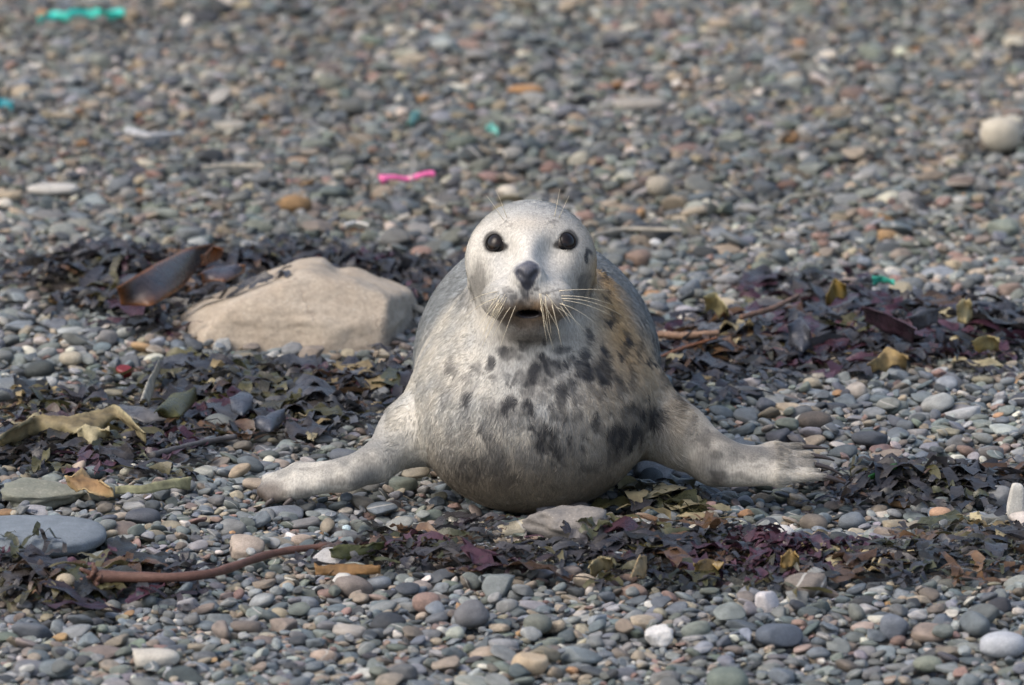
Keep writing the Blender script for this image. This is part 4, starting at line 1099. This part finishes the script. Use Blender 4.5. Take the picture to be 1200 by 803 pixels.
patch('loose_kelp', [(1010, 360), (1040, 366), (1075, 385)], [(1015, 378), (1042, 392), (1070, 398)], .07, .03, (.055, .03, .042), 'broad wine-dark blade folded over the purple-black heap', ruf=.003, seed=24)
patch('loose_kelp', [(922, 382), (940, 372), (950, 388)], [(926, 406), (940, 414), (950, 408)], .055, .02, (.075, .080, .095), 'slate-blue blade standing at the left end of the purple-black heap', ruf=.002, seed=25)
patch('loose_kelp', [(1060, 372), (1082, 366), (1100, 362)], [(1070, 384), (1088, 384), (1098, 378)], .07, .045, (.12, .125, .14), 'pale grey blade on the crest of the purple-black heap', ruf=.002, seed=26)
patch('loose_weed', [(1018, 560), (1032, 554), (1050, 546)], [(1020, 563), (1034, 558), (1051, 549)], .02, .014, (.03, .14, .03), 'bright green weed strand in the narrow line of black wrack', ruf=.001, seed=27)

def stalk(name, pts, r, col, label, lift=.012, cat='seaweed', col2=None, sides=10, knob=0):
    t = np.linspace(0, 1, 40); P = np.array(pts, float); s = np.linspace(0, 1, len(P))
    Q = np.stack([np.interp(t, s, P[:, 0]), np.interp(t, s, P[:, 1])], 1)
    for _ in range(4): Q[1:-1] = (Q[:-2] + 2 * Q[1:-1] + Q[2:]) / 4
    W = []
    for q in Q:
        g = at_z(q[0], q[1], lift); W.append(at_z(q[0], q[1], max(float(hs(g[0], g[1])), -.005) + lift))
    W = np.array(W)
    for _ in range(6): W[1:-1] = (W[:-2] + 2 * W[1:-1] + W[2:]) / 4
    rad = np.interp(t, np.linspace(0, 1, len(r)), r) * (1 + .08 * np.sin(t * 40))
    c = W.mean(0)
    me = tube_mesh(name, W - c, rad, sides); o = obj(name, me, stone_material(name + '_skin', col, col2 or tuple(x * .6 for x in col), 60, False, 0, .5)); o.location = c
    if label: tag(o, label, cat)
    return o, W
kstem, W = stalk('kelp_stalk', [(112, 676), (150, 676), (200, 678), (250, 673), (285, 660), (315, 649), (350, 643), (386, 640)], [.009, .0072, .0062, .0060, .0055, .005, .004], (.165, .088, .066), 'long reddish-brown kelp stalk with a knotted holdfast lying on the stones', .008)
h0 = W[0]                                            # holdfast: a knot of stubby roots
rg = np.random.default_rng(3)
for i in range(13):
    d = rg.normal(size=3) * np.array([.5, .6, 1.1]); d[0] -= .35; d /= np.linalg.norm(d)
    e = h0 + d * rg.uniform(.014, .030); e[2] = max(e[2], float(hs(e[0], e[1])) + .002)
    me = tube_mesh('holdfast_root', bez(h0, (h0 + e) / 2 + rg.normal(size=3) * .004, e, 6) - np.array(kstem.location), np.linspace(.0052, .0022, 6), 6)
    obj('holdfast_root', me, kstem.data.materials[0], kstem)
stalk('kelp_stalk', [(178, 534), (200, 528), (240, 518), (276, 512)], [.0055, .0045, .004], (.12, .115, .115), 'smooth grey kelp stalk at the lower edge of the matted black wrack', .008)
stalk('kelp_stalk', [(772, 392), (800, 394), (842, 390)], [.006, .006, .0045], (.30, .19, .125), 'thick pale brown kelp stalk pointing at the right flank of the seal', .02)
stalk('kelp_stalk', [(770, 420), (800, 408), (840, 396)], [.003, .003, .002], (.26, .11, .05), 'thin rusty kelp stalk beside the thick pale brown one', .02)
stalk('kelp_stalk', [(868, 372), (905, 362), (936, 346)], [.004, .0045, .003], (.22, .13, .085), 'brown stalk lying over the left end of the purple-black heap', .04)
stalk('twig', [(238, 196), (275, 194), (310, 195)], [.003, .0055, .004], (.45, .41, .33), 'pale bleached driftwood stick on the upper beach', .006, 'stick')
stalk('twig', [(150, 154), (175, 160), (216, 156)], [.009, .006, .003], (.46, .47, .48), 'grey-white tapering driftwood splinter on the upper beach', .006, 'stick')
stalk('twig', [(694, 276), (730, 268), (800, 270)], [.003, .004, .003], (.46, .42, .34), 'thin bleached stick lying behind the head of the seal', .008, 'stick')
stalk('twig', [(915, 240), (925, 232), (958, 227)], [.004, .005, .003], (.42, .39, .30), 'short bleached stick on the upper beach right of the seal', .008, 'stick')

# ---------------------------------------------------------------- litter
def plastic(name, col, rough=.35, trans=0.0):
    m = NT(name); tc = m.add('ShaderNodeTexCoord'); n = m.noise(90, 3, tc.outputs['Object'])
    c = m.mix(1.0, col, m.ramp(n.outputs[0], [(.3, .78), (.7, 1.12)]).outputs[0], 'MULTIPLY')
    m.set(Base_Color=c, Roughness=rough); m.bump(n.outputs[0], .3, .002); return m.m
M_TEAL = plastic('teal_plastic', (.05, .60, .48), .5); M_PINK = plastic('pink_plastic', (.76, .14, .34), .32)
patch('netting_strip', [(44, 20), (60, 14), (80, 16), (100, 12), (122, 14), (146, 13)], [(46, 26), (60, 24), (82, 24), (102, 21), (124, 21), (146, 22)], .026, .012, (.0, .4, .3), 'crumpled teal strip of plastic netting on the upper beach', 'netting', M_TEAL, ruf=.005, seed=31, n=60)
patch('plastic_scrap', [(-4, 118), (6, 117), (15, 120)], [(-4, 126), (6, 127), (15, 127)], .02, .006, (.0, .3, .35), 'small blue-green plastic scrap, lone among grey stones of the upper beach', 'litter', plastic('bluegreen_plastic', (.01, .24, .29), .5), ruf=.004, seed=32)
patch('rope_scrap', [(478, 146), (482, 134), (490, 130)], [(482, 148), (488, 142), (492, 138)], .02, .006, (0, .4, .3), 'frayed mint-green rope scrap up the beach from the pink wrapper', 'litter', plastic('mint_plastic', (.22, .48, .40), .6), ruf=.004, seed=33)
patch('rope_scrap', [(570, 148), (577, 146), (584, 152)], [(571, 153), (578, 157), (584, 158)], .02, .006, (0, .4, .3), 'tiny turquoise rope scrap up the beach from the seal', 'litter', plastic('turquoise_plastic', (.16, .50, .44), .6), ruf=.003, seed=34)
patch('rope_scrap', [(1022, 326), (1034, 325), (1048, 331)], [(1023, 331), (1034, 331), (1048, 334)], .03, .022, (0, .4, .3), 'jade-green rope scrap behind the purple-black heap', 'litter', plastic('jade_plastic', (.03, .33, .24), .6), ruf=.003, seed=35)
# wrapper: flat tube with pinched middle and flared ends
wr = empty('sweet_wrapper', at_z(478, 214, 0.0)); tag(wr, 'bright pink twisted plastic wrapper on the shingle behind the seal', 'wrapper')
A, B = at_z(446, 211, .018), at_z(508, 205, .022)
t = np.linspace(0, 1, 24)[:, None]; pth = A * (1 - t) + B * t; pth[:, 2] += .003 * np.sin(t[:, 0] * 9)
rad = .0085 + .007 * np.exp(-(t[:, 0] / .10) ** 2) + .003 * np.exp(-((t[:, 0] - 1) / .08) ** 2)
o = obj('wrapper_body', tube_mesh('wrapper_body', pth - np.array(wr.location), rad, 10, .55), M_PINK, wr)
for k in (12,):
    obj('printed_band', tube_mesh('printed_band', pth[k:k + 3] - np.array(wr.location), rad[k:k + 3] + .0006, 10, .56), plastic('band_print', (.74, .36, .42), .4), wr)
patch('lid_scrap', [(404, 263), (418, 260), (432, 264)], [(405, 268), (418, 267), (431, 269)], .026, .012, (1, 1, 1), 'white and orange broken plastic lid behind the boulder', 'litter', plastic('white_plastic', (.72, .70, .64), .4), ruf=.001, seed=36, thick=.003)
patch('lid_scrap', [(406, 266), (418, 264), (429, 267)], [(407, 270), (418, 270), (428, 270)], .016, .008, (1, 1, 1), 'orange underside fragment lying below the white broken lid', 'litter', plastic('orange_plastic', (.60, .22, .05), .4), ruf=.001, seed=37, thick=.003)
def cap(px, py, r, h, col, label):
    g = at_z(px, py, .012); v, f = tube(np.array([[0, 0, 0], [0, 0, h * .85], [0, 0, h]]), np.array([r, r, r * .88]), 20)
    me = bpy.data.meshes.new('bottle_cap'); me.from_pydata(v.tolist(), [], [list(dict.fromkeys(q)) for q in f.tolist()]); me.update()
    o = obj('bottle_cap', me, plastic('cap_plastic', col, .4)); o.location = (g[0], g[1], float(hs(g[0], g[1])) - .002); o.rotation_euler = (.25, .1, 0); tag(o, label, 'cap')
cap(145, 425, .0125, .011, (.17, .015, .012), 'dark red plastic cap on the pebbles left of the boulder')
def chip(px, py, w, col, label, seed):
    g = at_z(px, py, .01); s = scale_at(g); me = pebble_mesh('shell', seed, 2.4, .3, 4)
    v = np.empty(len(me.vertices) * 3, np.float32); me.vertices.foreach_get('co', v); me.vertices.foreach_set('co', (v.reshape(-1, 3) * np.array([w / s / 2, w / s / 2.6, w / s / 3.2])).ravel()); me.update()
    o = obj('shell', me, stone_material('shell_chalk', col, tuple(c * .8 for c in col), 90, False, 0, .6)); o.location = (g[0], g[1], float(hs(g[0], g[1])) + w / s / 5); tag(o, label, 'shell')
chip(769, 271, 15, (.75, .75, .73), 'chalk-white shell fragment beside the thin bleached stick', 81)
chip(407, 607, 13, (.50, .62, .64), 'pale blue-white shell flake on the stones below the tucked flipper', 82)
chip(1018, 563, 8, (.75, .74, .7), 'tiny white shell bit under the claws of the spread flipper', 83)
chip(400, 668, 24, (.55, .54, .50), 'broken white shell beside the orange-brown weed strip', 84)
chip(395, 657, 20, (.42, .34, .22), 'knobbly buff shell cluster near the tip of the kelp stalk', 85)
